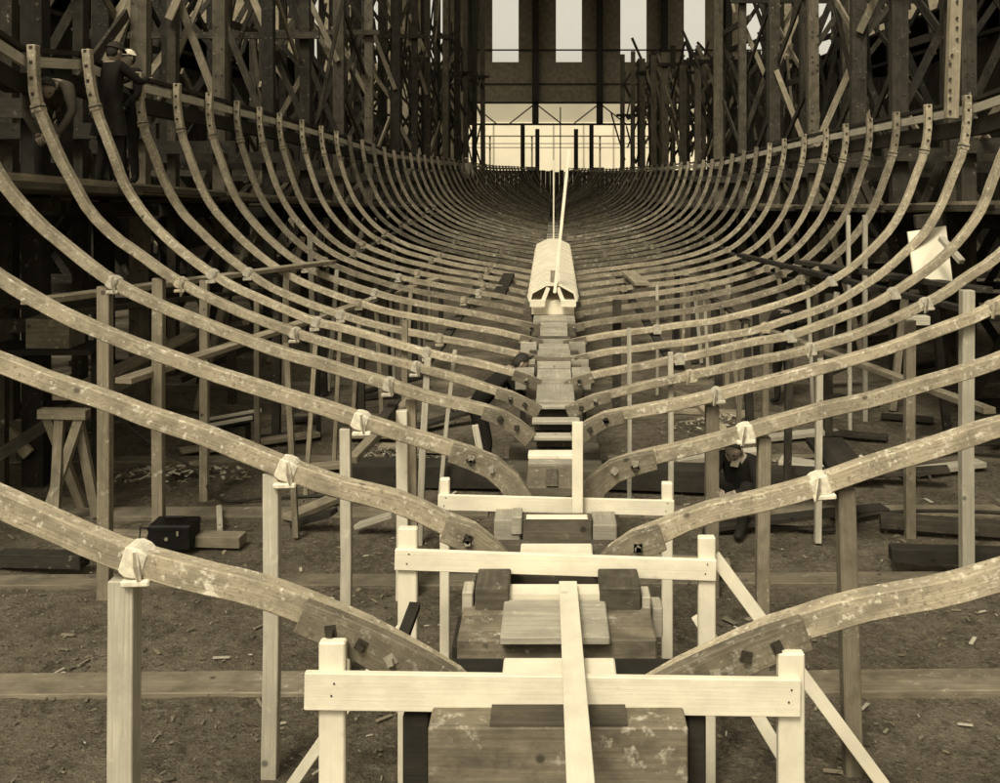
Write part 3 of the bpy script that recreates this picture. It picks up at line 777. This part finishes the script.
# ------------------------------------------------------------ planks, gear and clutter
def plank(p, q, w, h, mat, lab, name='plank', cat='plank', side=None, grp=None):
    return tag(MB().beam(p, q, w, h, side).build(name, M[mat], bevel=.004), lab, cat, grp)
plank(P(123, 381, 7.6), P(440, 278, 15), .14, .045, 'post', 'long grey plank running inward under the left frames')
plank(P(30, 302, 7.1), P(330, 262, 12), .16, .045, 'post', 'light plank at left running behind the tall grey shores')
plank(P(60, 397, 8.6), P(190, 335, 11.4), .14, .06, 'post', 'grey beam slanting up behind the left shores')
plank(P(45, 316, 8.0), P(260, 290, 12), .10, .05, 'stage', 'dark batten below the light plank at left')
plank(P(764, 329, 12.5), P(990, 411, 7.5), .10, .05, 'post', 'long grey batten slanting down to the right edge')
plank(P(740, 255, 14), P(1000, 318, 8.2), .10, .05, 'stage', 'dark batten above the grey slanting batten at right')
plank(P(800, 262, 12.5), P(985, 290, 8.8), .16, .05, 'stage', 'dark board under the pale sheet at right')
plank(P(183, 538.5, 7.8), P(243, 540, 7.75), .14, .085, 'post', 'short thick plank lying beside the black case')
plank(P(90, 533, 7.95), P(150, 536, 7.9), .10, .05, 'post', 'thin plank end lying left of the black case')
plank(P(219, 507, 8.5), P(220, 530, 7.95), .045, .035, 'pale', 'small light stick lying above the short thick plank')
# heavy squared timber lying across the yard
plank(P(345, 472, 9.25), P(545, 474, 9.25), .28, .2, 'dark', 'heavy dark squared timber lying across the yard left of the keel', 'yard_timber', 'timber')
plank(P(592, 474, 9.3), P(830, 482, 9.0), .26, .2, 'dark', 'heavy dark squared timber lying across the yard right of the keel', 'yard_timber', 'timber')
plank(P(780, 461, 9.7), P(840, 471, 9.5), .22, .06, 'pale', 'pale board lying on the heavy timber at right')
plank(P(730, 566.5, 7.15), P(650, 562, 7.2), .14, .07, 'post', 'short board lying on the ground right of the middle rail')
plank(P(880, 520, 8.1), P(1010, 530, 7.9), .12, .1, 'stage', 'rough board lying on the ground at the right edge')
plank(P(890, 553, 7.3), P(1010, 556, 7.2), .12, .1, 'dark', 'dark beam lying on the ground at the far right')
plank(P(0, 558, 7.4), P(85, 560, 7.3), .12, .1, 'stage', 'dark beam lying on the ground at the far left')
plank(P(497.5, 298, 14), P(509, 275, 16), .18, .06, 'stage', 'dark board laid across the frames just left of the white stack')
plank(P(628, 272, 16), P(642, 284, 14.5), .22, .05, 'post', 'grey board laid across the frames right of the white stack')
plank(P(700, 405, 8.6), P(728, 436, 7.9), .07, .05, 'post', 'short slanting strut right of the keel under the fourth frame')
plank(P(655, 380, 9.3), P(702, 406, 8.8), .06, .04, 'post', 'grey slanting strut passing the thin pale shore at right')
plank(P(395, 404, 7.3), P(383, 420, 6.4), .07, .05, 'stage', 'dark strut head leaning on the white shores left of keel')
plank(P(352, 460, 6.5), P(412, 398, 7.3), .07, .05, 'post', 'slanting brown strut rising to the whitewashed shore')
plank(P(475, 425, 7.5), P(480, 450, 7.5), .05, .03, 'pale', 'tiny pale stub standing left of the keel')
for i, (a, b, c) in enumerate(((1.2, 9.9, 'nearest the keel'), (2.2, 10.7, 'below the fifth frame'), (3.3, 9.5, 'beside the standing man'))):
    plank((a, b, .02), (a+.9, b+.3, .03), .15, .05, 'pale', 'pale offcut board lying on the earth at right, %s' % c)
for i, (x, y, L, a, c) in enumerate(((-2.6, 9.6, 1.0, .3, 'near the trough'), (-1.8, 10.4, .8, -.2, 'below the sixth frame'), (-3.6, 10.3, 1.2, .5, 'deep under the staging'), (-2.2, 8.3, .5, 1.0, 'beside the tall grey shores'))):
    plank((x, y, .02), (x+L*math.cos(a), y+L*math.sin(a), .03), .14, .05, 'post', 'brown offcut board lying on the earth at left, %s' % c)
for side in (-1, 1):
    for i in range(14):
        x = side*random.uniform(1.2, 3.9); y = random.uniform(8.0, 12.8); L = random.uniform(.3, 1.1); a = random.uniform(-.5, .6)
        mt = random.choice(('post', 'stage', 'dark', 'pale', 'stage'))
        plank((x, y, .025), (x+L*math.cos(a), y+L*math.sin(a), .03+random.choice((0, 0, .12))), random.uniform(.06, .16), .04, mt, 'scattered yard board, one of many lying on the shaded earth %s of the keel' % ('left' if side < 0 else 'right'), 'scattered_board', 'board', grp='boards scattered on the earth %s of the keel' % ('left' if side < 0 else 'right'))
# leaning dark boards
for i, (a, c) in enumerate(((812, 'left'), (824, 'middle'), (836, 'right'))):
    plank(P(a, 440, 8.6), P(a+29, 476, 7.6), .11, .05, 'dark', 'dark board leaning in a set of three at right, the %s one' % c, 'leaning_board', 'board', grp='three dark leaning boards')
# pale sheet at right
sh = MB(); q = [P(908, 232, 10.0), P(946, 226, 10.0), P(953, 284, 9.6), P(914, 276, 9.6)]
bm_ = MB()
for p in q: bm_.v.append(p)
for p in q: bm_.v.append(p+Vector((0, .03, 0)))
for f in ((3, 2, 1, 0), (4, 5, 6, 7), (0, 1, 5, 4), (1, 2, 6, 5), (2, 3, 7, 6), (3, 0, 4, 7)): bm_.quad(f, ((0, 0), (1, 0), (1, 1), (0, 1)))
tag(bm_.build('pale_sheet', M['canvas']), 'large pale sheet leaning upright behind the frames at upper right', 'sheet')
plank(P(915, 222, 10.2), P(945, 219, 10.2), .08, .14, 'stage', 'torn dark board above the pale sheet at right')
plank(P(941, 238, 9.5), P(962, 262, 9.2), .06, .05, 'pale', 'short pale strut beside the pale sheet at right')
plank(P(905, 320, 9.0), P(928, 320, 9.0), .12, .08, 'pale', 'short white board end under the staging at right')
# boxes and sawhorse at left
def box_thing(name, c, w, dp, h, mat, lab, cat):
    r = thing(name, c, lab, cat)
    b = MB(); x, y, z = c; t = .02
    b.box(x-w/2, x+w/2, y-dp/2, y-dp/2+t, z, z+h, 0); b.box(x-w/2, x+w/2, y+dp/2-t, y+dp/2, z, z+h, 0)
    b.box(x-w/2, x-w/2+t, y-dp/2+t, y+dp/2-t, z, z+h, 1); b.box(x+w/2-t, x+w/2, y-dp/2+t, y+dp/2-t, z, z+h, 1)
    b.box(x-w/2+t, x+w/2-t, y-dp/2+t, y+dp/2-t, z, z+t, 0)
    b.build('box_body', M[mat], r); return r
p = P(229, 428, 10.5)
r = thing('trestle_tray', (p.x, p.y, 0), 'shallow tray with pale rim on a dark trestle among the left shores', 'tray')
MB().beam((p.x-.24, p.y-.16, p.z+.06), (p.x+.26, p.y+.1, p.z+.10), .30, .02).build('tray_board', M['dark'], r)
for o_ in (-.16, .16): MB().beam((p.x-.24, p.y-.16+o_, p.z+.085), (p.x+.26, p.y+.1+o_, p.z+.125), .04, .03).build('rim', M['pale'], r)
MB().box(p.x-.2, p.x+.2, p.y-.1, p.y+.1, 0, p.z+.04, 0).build('trestle_base', M['dark'], r)
r = thing('sawhorse', (-4.0, 8.3, 0), 'weathered sawhorse with a slanting leg at the far left under the staging', 'sawhorse')
a, b = P(40, 413, 8.3), P(88, 414, 8.3)
MB().beam(a, b, .1, .075, (0, 1, 0)).build('top_beam', M['post'], r)
for x, fx, yy in ((80, 42, -.2), (78, 80, .1), (48, 50, .35), (60, 60, -.3)):
    t = P(x, 418, 8.3); MB().beam(t, Vector(((fx-VX)*8.1/F, 8.3+yy, 0)), .075, .05, (1, 0, 0)).build('leg', M['post'], r)
a = P(56, 332, 8.9); r = box_thing('board_crate', (a.x, a.y, a.z-.12), .38, .3, .26, 'post', 'brown crate on the lower staging at the far left', 'crate')
MB().box(a.x-.6, a.x+.4, a.y-.2, a.y+.3, a.z-.17, a.z-.125, 0).build('shelf', M['stage'], r)
for x in (a.x-.5, a.x+.35): MB().box(x-.04, x+.04, a.y, a.y+.08, 0, a.z-.172, 2).build('leg', M['stage'], r)
# clutter deep under the decks
for side in (-1, 1):
    sn = 'left' if side < 0 else 'right'
    for i in range(9):
        x = side*random.uniform(4.4, 6.2); y = 8.5+i*1.2; z = random.choice((0, .0, .35)); L = random.uniform(.8, 2.2)
        a = random.uniform(-.7, .7)
        p0 = Vector((x-L/2*math.cos(a), y-L/2*math.sin(a), .08)); p1 = Vector((x+L/2*math.cos(a), y+L/2*math.sin(a), .08+random.choice((0, .5, .9))))
        plank(p0, p1, .12, .08, random.choice(('stage', 'post', 'stage')), 'loose timber under the %s staging, %s from the camera' % (sn, ordn(i+1)), 'loose_timber', 'timber', grp='loose timbers under the %s staging' % sn)
    for i in range(7):
        x = side*random.uniform(3.9, 5.4); y = 9+i*1.5
        plank(Vector((x, y, 0)), Vector((x+side*random.uniform(-.5, .5), y+.2, random.uniform(1.3, 2.2))), .08, .07, 'stage' if i % 2 else 'post', 'leaning prop under the %s staging, %s from the camera' % (sn, ordn(i+1)), 'leaning_prop', 'prop', grp='leaning props under the %s staging' % sn, side=(1, 0, 0))
# black case
p = P(169, 549, 7.62); r = thing('camera_case', (p.x, p.y, 0), 'black carrying case with handle standing on the ground at left', 'case')
MB().box(p.x-.165, p.x+.165, p.y, p.y+.22, .005, .185, 0).build('case_body', M['case'], r, bevel=.012)
MB().box(p.x-.168, p.x+.168, p.y-.004, p.y+.224, .15, .20, 0).build('lid', M['case'], r, bevel=.012)
MB().tube([(p.x-.08, p.y+.11, .20), (p.x-.07, p.y+.11, .23), (p.x+.07, p.y+.11, .23), (p.x+.08, p.y+.11, .20)], .009, 6).build('handle', M['case'], r)
MB().tube([(p.x-.165, p.y+.11, .13), (p.x-.25, p.y+.08, .16), (p.x-.24, p.y+.03, .05), (p.x-.165, p.y+.02, .02)], .007, 6).build('strap', M['case'], r)
MB().tube([(p.x-.02, p.y+.0, .10), (p.x-.02, p.y-.009, .10)], .014, 10).build('clasp', M['boltl'], r)
MB().box(p.x+.06, p.x+.075, p.y-.012, p.y-.003, .125, .16, 2).build('latch', M['boltl'], r)
# hoses
def hose(pts, rr, lab):
    q = []
    pts = [pts[0]]+pts+[pts[-1]]
    for i in range(1, len(pts)-2):
        p0, p1, p2, p3 = [Vector(e) for e in pts[i-1:i+3]]
        for j in range(8):
            t = j/8; q.append(.5*((2*p1)+(-p0+p2)*t+(2*p0-5*p1+4*p2-p3)*t*t+(-p0+3*p1-3*p2+p3)*t**3))
    q.append(Vector(pts[-1]))
    tag(MB().tube(q, rr, 8).build('air_hose', M['rope'], smooth=True), lab, 'hose')
hose([P(112, 412, 9.0), P(150, 443, 9.0), P(195, 470, 9.0), (-2.9, 8.75, .02), (-2.5, 8.85, .01), (-1.9, 8.9, .01), (-1.2, 9.0, .01)], .014, 'dark hose hanging from the left staging and lying on the earth')
hose([(1.2, 8.0, .01), (1.8, 8.1, .02), (2.25, 8.05, .01), (2.6, 8.35, .02), (3.2, 8.5, .01), (4.2, 8.4, .01)], .016, 'dark hose snaking over the earth at right')
tag(MB().sweep([P(733, 446, 8.2), P(736, 458, 8.18), P(734, 466, 8.2)], [(.04, .02), (.07, .03), (.05, .02)], (1, 0, 0), wob=.2).build('white_rag', M['canvas']), 'white rag dangling before the crouching man at right', 'rag')

# ------------------------------------------------------------ people
POSE = {
 'stand': dict(hip=(0, 0, .93), belly=(0, .01, 1.08), chest=(0, .0, 1.30), neck=(0, -.01, 1.47), head=(0, .02, 1.60), face=(0, 1, 0),
               sh=(.175, 0, 1.41), el=(.25, .06, 1.14), wr=(.22, .22, .98), hj=(.09, 0, .90), kn=(.11, .03, .50), an=(.12, -.01, .09), toe=(.14, .15, .04)),
 'work': dict(hip=(0, 0, .93), belly=(0, .01, 1.08), chest=(0, .03, 1.30), neck=(0, .05, 1.46), head=(0, .09, 1.58), face=(0, 1, -.25),
               sh=(.175, .03, 1.40), el=(.27, .22, 1.22), wr=(.16, .42, 1.28), hj=(.09, 0, .90), kn=(.12, .04, .50), an=(.15, -.01, .09), toe=(.17, .15, .04)),
 'bend': dict(hip=(0, -.12, .88), belly=(0, .02, 1.0), chest=(0, .22, 1.08), neck=(0, .38, 1.06), head=(0, .50, 1.0), face=(0, .6, -.8),
               sh=(.175, .33, 1.04), el=(.22, .40, .76), wr=(.10, .50, .54), hj=(.09, -.12, .86), kn=(.13, .06, .48), an=(.14, -.05, .09), toe=(.16, .1, .04)),
 'crouch': dict(hip=(0, -.10, .62), belly=(0, .03, .78), chest=(0, .22, .98), neck=(0, .36, 1.08), head=(0, .46, 1.14), face=(0, .9, -.4),
               sh=(.175, .27, 1.04), el=(.25, .42, .80), wr=(.15, .62, .70), hj=(.09, -.10, .60), kn=(.16, .25, .48), an=(.14, -.02, .09), toe=(.16, .14, .04)),
 'stoop': dict(hip=(0, -.08, .93), belly=(0, .04, 1.06), chest=(0, .24, 1.22), neck=(0, .37, 1.32), head=(0, .46, 1.38), face=(0, .8, -.6),
               sh=(.175, .30, 1.27), el=(.24, .42, 1.0), wr=(.13, .62, .92), hj=(.09, -.08, .90), kn=(.12, .04, .50), an=(.13, -.02, .09), toe=(.15, .14, .04)),
 'sit': dict(hip=(0, -.05, .22), belly=(0, -.02, .36), chest=(0, .08, .55), neck=(0, .17, .66), head=(0, .24, .74), face=(0, .8, -.6),
               sh=(.16, .12, .62), el=(.24, .26, .42), wr=(.10, .42, .40), hj=(.09, -.02, .20), kn=(.17, .36, .46), an=(.14, .42, .09), toe=(.15, .58, .04)),
}
def person(loc, rotz, pose, lab, coat, trs, hat=None, s=1.0, skirt=False):
    J = POSE[pose]; root = thing('person', loc, lab, 'person', None); root.rotation_euler.z = rotz
    V = []; E = []; Rr = []; cat = []
    def nd(p, r, c, par=None):
        V.append(Vector(p)*s); Rr.append((r[0]*s, r[1]*s)); cat.append(c)
        if par is not None: E.append((par, len(V)-1))
        return len(V)-1
    hip = nd(J['hip'], (.150, .115), 0); be = nd(J['belly'], (.145, .115), 0, hip); ch = nd(J['chest'], (.165, .125), 0, be)
    nk = nd(J['neck'], (.058, .058), 2, ch)
    for sg in (-1, 1):
        f = lambda k: Vector((J[k][0]*sg, J[k][1], J[k][2]))
        a = nd(f('sh'), (.068, .068), 0, ch); m_ = nd((f('sh')+f('el'))/2, (.060, .060), 0, a)
        b = nd(f('el'), (.048, .048), 0, m_); w = nd(f('wr'), (.033, .033), 0, b)
        hd = f('wr')+(f('wr')-f('el')).normalized()*.05; nd(hd, (.036, .022), 2, w)
        h = nd(f('hj'), (.095, .095), 1, hip); h2 = nd((f('hj')+f('kn'))/2, (.088, .088), 1, h)
        k_ = nd(f('kn'), (.066, .066), 1, h2); k2 = nd((f('kn')+f('an'))/2, (.060, .060), 1, k_)
        an = nd(f('an'), (.048, .048), 1, k2); nd(f('toe'), (.042, .035), 3, an)
    me = bpy.data.meshes.new('tmp'); me.from_pydata(V, E, [])
    o = bpy.data.objects.new('tmp', me); C.objects.link(o)
    sk = o.modifiers.new('s', 'SKIN'); ss = o.modifiers.new('u', 'SUBSURF'); ss.levels = 2; ss.render_levels = 2
    for i, d_ in enumerate(me.skin_vertices[0].data): d_.radius = Rr[i]; d_.use_root = (i == 0)
    dg = bpy.context.evaluated_depsgraph_get()
    ev = bpy.data.meshes.new_from_object(o.evaluated_get(dg)); bpy.data.objects.remove(o)
    bm = bmesh.new(); bm.from_mesh(ev)
    for f_ in bm.faces:
        c = f_.calc_center_median(); i = min(range(len(V)), key=lambda q: (V[q]-c).length-Rr[q][0]*.6)
        f_.material_index = cat[i]; f_.smooth = True
    # head with face
    hc = Vector(J['head'])*s; fw = Vector(J['face']).normalized(); sx = Vector((1, 0, 0)); up = sx.cross(fw).normalized()
    r_ = bmesh.ops.create_uvsphere(bm, u_segments=20, v_segments=14, radius=1)
    for v in r_['verts']:
        x, y, z = v.co
        w = .076*(1-.22*max(0, -z)) ; dpt = .095*(1-.1*max(0, -z))
        X = x*w; Y = y*dpt; Z = z*.118
        if y > 0:
            if abs(x) < .22 and -.35 < z < .12: Y += .022*(1-abs(x)/.22)*(1-abs(z+.18)/.35)   # nose
            if .15 < abs(x) < .6 and -.05 < z < .22: Y -= .010                                  # eye sockets
            if z < -.75: Y += .010                                                              # chin
            if abs(x) < .35 and -.58 < z < -.42: Y += .006                                      # mouth
        v.co = hc+(sx*X+fw*Y+up*Z)*s
    for f_ in {f for v in r_['verts'] for f in v.link_faces}: f_.material_index = 2; f_.smooth = True
    for sg in (-1, 1):      # ears, eyes
        q = bmesh.ops.create_uvsphere(bm, u_segments=8, v_segments=6, radius=1)
        for v in q['verts']: v.co = hc+(sx*(sg*.078+v.co.x*.010)+fw*(v.co.y*.018-.005)+up*(v.co.z*.03-.005))*s
        for f_ in {f for v in q['verts'] for f in v.link_faces}: f_.material_index = 2
        q = bmesh.ops.create_uvsphere(bm, u_segments=8, v_segments=6, radius=1)
        for v in q['verts']: v.co = hc+(sx*(sg*.03+v.co.x*.012)+fw*(v.co.y*.008+.083)+up*(v.co.z*.007+.01))*s
        for f_ in {f for v in q['verts'] for f in v.link_faces}: f_.material_index = 3
    bm.to_mesh(ev); bm.free()
    for m_ in (coat, trs, 'skin', 'hair'): ev.materials.append(M[m_])
    ev.name = 'body'; b_ = bpy.data.objects.new('body', ev); C.objects.link(b_); b_.parent = root
    # fingers
    fb = MB()
    for sg in (-1, 1):
        wr = Vector((J['wr'][0]*sg, J['wr'][1], J['wr'][2])); el = Vector((J['el'][0]*sg, J['el'][1], J['el'][2])); dr = (wr-el).normalized()
        pl = wr+dr*.085; sd = Vector((1, 0, 0)); sd = (sd-dr*sd.dot(dr)).normalized(); cu = dr.cross(sd)
        cu = cu if cu.z < 0 else -cu
        for i in range(4):
            b0 = pl+sd*(-.027+i*.018); L = (.062, .072, .068, .052)[i]
            fb.tube([(b0-dr*.03)*s, b0*s, (b0+dr*L*.5+cu*.012)*s, (b0+dr*L*.75+cu*.04)*s], [.010*s, .010*s, .009*s, .007*s], 6)
        tb = wr+dr*.03-sd*sg*.03
        fb.tube([tb*s, (tb-sd*sg*.02+dr*.03+cu*.01)*s, (tb-sd*sg*.018+dr*.055+cu*.025)*s], [.012*s, .010*s, .008*s], 6)
    fo = fb.build('fingers', M['skin'], None, smooth=True); fo.parent = b_
    # hair and cap
    def shell(name, mat, zlo, grow, brim=0.0, flat=1.0, hairline=0):
        bm = bmesh.new(); q = bmesh.ops.create_uvsphere(bm, u_segments=20, v_segments=12, radius=1)
        for v in list(bm.verts):
            x, y, z = v.co
            v.co = Vector((x*(.076+grow), y*(.095+grow), max(z, zlo+(1.6*max(0, y+.35) if hairline else .25*max(0, y)))*(.118+grow)*flat))
            if hairline and y > .3 and z < .35: v.co *= .8
        for v in bm.verts: v.co = hc+(sx*v.co.x+fw*v.co.y+up*v.co.z)*s
        if brim:
            vs = []
            for i in range(17):
                a = math.pi*i/16
                vs.append((bm.verts.new(hc+(sx*math.cos(a)*.08+fw*math.sin(a)*.10+up*.055)*s), bm.verts.new(hc+(sx*math.cos(a)*.088+fw*(math.sin(a)*(.10+brim))+up*.035)*s), bm.verts.new(hc+(sx*math.cos(a)*.088+fw*(math.sin(a)*(.10+brim))+up*.028)*s), bm.verts.new(hc+(sx*math.cos(a)*.08+fw*math.sin(a)*.10+up*.045)*s)))
            for a_, b2 in zip(vs, vs[1:]):
                for j in range(4): bm.faces.new((a_[j], b2[j], b2[(j+1) % 4], a_[(j+1) % 4]))
        me = bpy.data.meshes.new(name); bm.to_mesh(me); bm.free(); me.materials.append(M[mat])
        for p_ in me.polygons: p_.use_smooth = True
        ob = bpy.data.objects.new(name, me); C.objects.link(ob); ob.parent = root
    shell('hair', 'hair', -.62, .006, hairline=1)
    if skirt:
        cs = MB(); hp_ = Vector(J['hip'])
        n = 20; prof = [(1.02, .150, .112), (.90, .175, .140), (.74, .20, .165), (.60, .22, .185)]
        for z_, a_, b_2 in prof:
            for i in range(n):
                th = 2*math.pi*i/n; w_ = 1+.05*math.sin(th*5+z_*3)
                cs.v.append(Vector((a_*math.cos(th)*w_, b_2*math.sin(th)*w_+.01, z_))*s)
        for q in range(3):
            for i in range(n):
                a_ = q*n+i; b2 = q*n+(i+1) % n
                cs.quad((a_, b2, b2+n, a_+n), ((0, 0), (1, 0), (1, 1), (0, 1)))
        cso = cs.build('coat_skirt', M[coat], None, smooth=True); cso.parent = root
    if hat: shell('cap', hat, .25, .022, .055, .85)
    return root
HS = .8
person((-4.10, 9.22, deckz(-1, 9.2)-.01), R(-25), 'work', 'man in long dark coat and flat cap on the left walkway, back to camera', 'coat', 'trs', 'capd', HS, True)
person((-4.22, 9.95, deckz(-1, 10)+.03), R(150), 'stand', 'man with a pale cap half hidden behind the dark-coated man', 'coat', 'trs', 'capl', HS)
person((-4.22, 8.45, deckz(-1, 8.5)-.01), R(200), 'bend', 'stooping man in brown clothes at the far left of the walkway', 'coat2', 'trs', None, HS)
person((2.86, 12.4, -.02), R(25), 'stand', 'man in dark clothes standing on the earth behind the right-hand frames', 'coat', 'trs', 'capd', HS)
person((-.66, 9.34, -.02), R(-75), 'stoop', 'dark-clothed man bending between the frames just left of the keel', 'coat', 'trs', None, HS)
person((1.58, 8.35, -.02), R(150), 'sit', 'dark man squatting on the ground right of the keel behind the third frame', 'coat', 'trs', None, .88)
person((-2.95, 34.0, deckz(-1, 34)), R(-150), 'stand', 'distant workman in a pale shirt and cap high on the left staging', 'shirt', 'trs', 'capl', HS)
hp = MB().sweep([P(951, 118, 9.75), P(953, 60, 9.75), P(956, -30, 9.75)], (.115, .08), (1, 0, 0))
for y in range(-20, 115, 12):
    for dx in (random.choice((-2.5, 2.5)),):
        c = P(954.5-(y > 60)*2+dx, y+random.uniform(-3, 3), 9.70); hp.tube([c, c+Vector((0, -.012, 0))], .014, 6, mi=1)
tag(hp.build('tall_head_post', [M['post'], M['bolt']]), 'tall pale bored post rising at the right edge above the frame heads', 'post')

# ------------------------------------------------------------ light, sky, camera
w = bpy.data.worlds.new('World'); sc.world = w; w.use_nodes = True
nt = w.node_tree; bg = nt.nodes['Background']
sky = nt.nodes.new('ShaderNodeTexSky'); sky.sky_type = 'NISHITA'; sky.sun_disc = False
EL, AZ = R(52), R(200)
sky.sun_elevation = EL; sky.sun_rotation = AZ; sky.dust_density = 4.0; sky.air_density = 1.5
bw = nt.nodes.new('ShaderNodeRGBToBW'); nt.links.new(sky.outputs[0], bw.inputs[0])
mx = nt.nodes.new('ShaderNodeMix'); mx.data_type = 'RGBA'; mx.blend_type = 'MULTIPLY'; mx.inputs[0].default_value = 1
nt.links.new(bw.outputs[0], mx.inputs[6]); mx.inputs[7].default_value = (1.0, .93, .76, 1)
nt.links.new(mx.outputs[2], bg.inputs['Color']); bg.inputs['Strength'].default_value = .14
sl = bpy.data.lights.new('Sun', 'SUN'); sl.energy = 2.1; sl.angle = R(16); sl.color = (1, .95, .84)
so = bpy.data.objects.new('Sun', sl); C.objects.link(so)
dirv = Vector((math.sin(AZ)*math.cos(EL), math.cos(AZ)*math.cos(EL), math.sin(EL)))
so.rotation_euler = dirv.to_track_quat('Z', 'Y').to_euler(); so.location = dirv*30
cam = bpy.data.cameras.new('Camera'); co = bpy.data.objects.new('Camera', cam); C.objects.link(co)
co.location = (0, 0, CAMZ); co.rotation_euler = (R(90), 0, 0)
cam.sensor_width = 36; cam.lens = 36*F/1000; cam.shift_x = -(VX-500)/1000; cam.shift_y = -(391.5-VY)/1000
cam.clip_start = .05; cam.clip_end = 2000
sc.camera = co
sc.view_settings.view_transform = 'Standard'; sc.view_settings.look = 'None'; sc.view_settings.gamma = 1
sc.view_settings.exposure = 0.45
sc.cycles.max_bounces = 6
G = 1.25     # working units to metres
for o in list(C.objects):
    if o.parent is None:
        o.location = o.location*G
        if o.type in ('MESH', 'EMPTY'): o.scale = (G, G, G)
